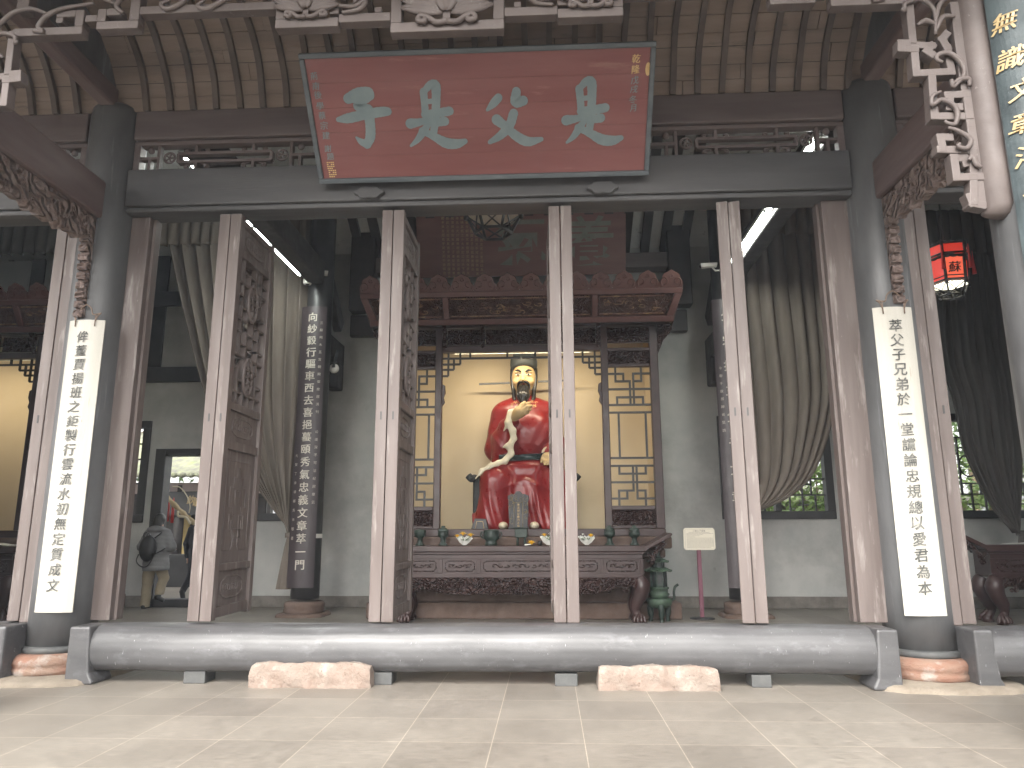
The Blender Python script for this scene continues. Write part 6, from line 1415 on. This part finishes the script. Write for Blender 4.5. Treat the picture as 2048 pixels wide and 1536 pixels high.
# ================================================================ COURTYARD BEHIND THE HALL
GY = 19.5
g_ = thing('gallery_building', 'gallery building with mossy tiled roof and dark signboard seen through the rear doorway', 'building', (-10.5, GY, 0))
x0, x1 = -17.5, -7.6
zr = atz(380, 952, GY-.9); zt_ = atz(380, 905, GY+1.5)
mb = MB(); mb.grid(lambda u, v: (x0+(x1-x0)*u, GY-.9+4.2*v, zr+(zt_-zr)*1.9*v**1.15+.035*abs(sin(u*(x1-x0)*pi/.23))), int((x1-x0)/.23)*6, 10, True); mb.build('tiled_roof', m_tile, g_, solid=.06)
mb = MB()
for i in range(int((x1-x0)/.23)): mb.tube([(x0+.115+i*.23, GY-.95, zr+.02), (x0+.115+i*.23, GY-.86, zr+.03)], .075, 8)
mb.build('eave_tiles', m_tile, g_)
MB().box(x0, x1, GY-.35, GY-.15, zr-.42, zr-.14).build('eave_beam', m_pinkb, g_, bevel=.01); MB().box(x0, x1, GY+.2, GY+.4, 0, zr-.1).build('wall', m_blkw, g_)
for xx in np.arange(x0+.4, x1, 2.4): MB().lathe([(.13, 0), (.12, zr-.2)], (xx, GY-.25, 0), 16).build('column', m_blkw, g_)
s0 = at(412, 1006, GY-.3); MB().box(s0[0]-1.6, s0[0]+.5, GY-.45, GY-.36, s0[2]-.32, s0[2]+.3).build('signboard', m_blk, g_, bevel=.01)
mb = MB(); put_text(mb, [('欽', at(383, 990, GY-.47)[0], s0[2]+.08), ('歌', at(395, 992, GY-.47)[0]+.0, s0[2]+.02)], .24, lambda u, v: (u, GY-.456, v), bold=.015, slant=.15); mb.build('inscription', m_goldp, g_)
p0_, p1_ = at(357, 1090, GY+.1), at(379, 1035, GY+.1); MB().box(p0_[0], p1_[0], GY+.1, GY+.18, p0_[2]-.4, p1_[2]+.1).build('yellow_panel', m_yell, g_, bevel=.01)
MB().box(-10.2, -8.0, 18.0, 18.6, 0, .78).build('counter', m_blk, g_, bevel=.02)
# carved bow-like driftwood with a wire loop hanging before the gallery
d0, d1 = at(338, 998, 15.6), at(392, 1050, 15.6); t = thing('driftwood_branch', 'pale driftwood branch with a wire loop hanging diagonally outside the rear doorway', 'branch', tuple(d0))
P = spline([d0+A_(-.5, 0, .5), d0, (d0+d1)/2+A_(.02, 0, -.03), d1, d1+A_(.06, 0, -.08)], 6); MB().tube(P, [.05+.012*sin(i*1.7) for i in range(len(P))], 9).build('branch', m_drift, t)
MB().tube(spline([at(345, 973, 15.5), at(360, 975, 15.5), at(374, 992, 15.5), at(380, 1012, 15.5), at(378, 1026, 15.5)], 6), .012, 6).build('wire_loop', m_lining, t)
MB().tube(spline([at(356, 1022, 15.5), at(357, 1032, 15.5), at(372, 1035, 15.5), at(381, 1048, 15.5)], 6), .025, 6).build('split_edge', m_lining, t)
MB().tube([d0+A_(-.45, 0, .45), d0+A_(-.45, 0, 2.2)], .008, 5).build('hanging_cord', m_wire, t)
for i, (px, py) in enumerate(((337, 1015), (346, 1018))):
    p = at(px, py, 15.7); m = MB(); m.tube([p+A_(0, 0, .25), p, p-A_(0, 0, .3)], [.008, .03, .034], 8)
    tag(m.build('red_tassel', m_silk), ('red hanging tassel nearest the doorway edge outside the rear door', 'second red hanging tassel below the driftwood outside the rear door')[i], 'tassel', 'red tassels under the driftwood')
# second roof and foliage beyond the right window
g2 = thing('garden_wall', 'low white garden wall with tiled coping seen through the right rear window', 'wall', (6.2, 19, 0))
z2 = atz(1640, 1000, 19); mb = MB(); mb.grid(lambda u, v: (3.6+7*u, 18.5+1.4*v, z2-.1+.45*v+.03*abs(sin(u*7*pi/.23))), 180, 5); mb.build('tile_coping', m_tile, g2, solid=.05)
mb = MB()
for i in range(30): mb.tube([(3.7+i*.23, 18.46, z2-.09), (3.7+i*.23, 18.54, z2-.07)], .07, 8)
mb.build('coping_ends', m_tile, g2); MB().box(3.7, 10.5, 18.9, 19.2, 0, z2).build('wall', m_plinth, g2)
def tree(name, label, x, y, h, r, mat, n, leaf, trunks=1, z0=.6, group='trees and bamboo behind the hall'):
    t = thing(name, label, 'tree' if trunks < 3 else 'bamboo', (x, y, 0), group); rnd = random.Random(int(x*77+y)); tm = MB()
    for q_ in range(trunks):
        a = rnd.random()*6.28; dx, dy = (rnd.uniform(-r*.5, r*.5), rnd.uniform(-r*.5, r*.5)) if trunks > 1 else (0, 0)
        tm.tube(spline([(x+dx, y+dy, 0), (x+dx*1.2, y+dy*1.2, h*.5), (x+dx*1.6+.3*cos(a), y+dy*1.6+.3*sin(a), h*.92)], 4), [(.12 if trunks == 1 else .035)*(1-.07*i) for i in range(9)], 7)
        if trunks == 1:
            for b_ in range(6):
                a = b_*1.05; zz = h*(.4+.08*b_); tm.tube([(x, y, zz), (x+r*.7*cos(a), y+r*.7*sin(a), zz+r*.5)], [.05, .015], 5)
    tm.build('trunk', m_bark, t); cl = [(x+rnd.gauss(0, r*.45), y+rnd.gauss(0, r*.45), z0+rnd.random()**.8*(h-z0), rnd.uniform(.3, .55)*r*.6) for _ in range(26)]; cm = MB(); V, F = [], []
    for i in range(n):
        c = rnd.choice(cl); p = np.array([c[0]+rnd.gauss(0, c[3]), c[1]+rnd.gauss(0, c[3]), c[2]+rnd.gauss(0, c[3]*.8)]); a = rnd.random()*6.28; el = rnd.uniform(-1.1, .4)
        d = np.array((cos(a)*cos(el), sin(a)*cos(el), sin(el)))*leaf*rnd.uniform(.7, 1.3); s_ = np.cross(d, (rnd.gauss(0, 1), rnd.gauss(0, 1), 1.)); s_ = s_/np.linalg.norm(s_)*leaf*.16
        b = len(V); V += [p, p+d*.5+s_, p+d, p+d*.5-s_]; F.append((b, b+1, b+2, b+3))
    cm.add(V, F); cm.build('crown', mat, t)
for i, (x, y, h, r) in enumerate(((-12.6, 17.3, 4.6, 1.2), (3.9, 17.0, 3.6, 1.1), (6.6, 17.6, 3.2, 1.0), (10.2, 17.2, 5.0, 1.3))):
    tree('bamboo_clump', ('pale green bamboo clump outside the left rear window', 'pale green bamboo behind the curtained right rear window', 'low bamboo in front of the tiled garden wall coping', 'bamboo clump outside the window of the right side bay')[i], x, y, h, r, m_folA, 2600, .2, 6)
for i, (x, y, h, r) in enumerate(((-14.5, 24, 9, 2.6), (-5.2, 24, 8, 2.4), (5.0, 25, 9, 2.8), (12.5, 22, 8, 2.4))):
    tree('broadleaf_tree', ('dark leafy tree far left behind the hall', 'dark leafy tree behind the gallery roof', 'dark leafy tree behind the garden wall', 'dark leafy tree behind the right side bay')[i], x, y, h, r, m_folB, 3000, .3)
# ================================================================ LENS VEIL
hm = bpy.data.materials.new('lens_veil'); hm.use_nodes = True; nt = hm.node_tree; nt.nodes.clear()
ho = nt.nodes.new('ShaderNodeOutputMaterial'); hv = nt.nodes.new('ShaderNodeVolumePrincipled'); hv.inputs['Color'].default_value = lin(.78, .86, .98); hv.inputs['Density'].default_value = .0016; hv.inputs['Anisotropy'].default_value = .0
nt.links.new(hv.outputs[0], ho.inputs['Volume'])
tag(MB().box(-75, 75, -65, 95, -1, 13).build('lens_veil', hm), kind='stuff')  # thin scattering volume added to imitate lens glare over the dark tones
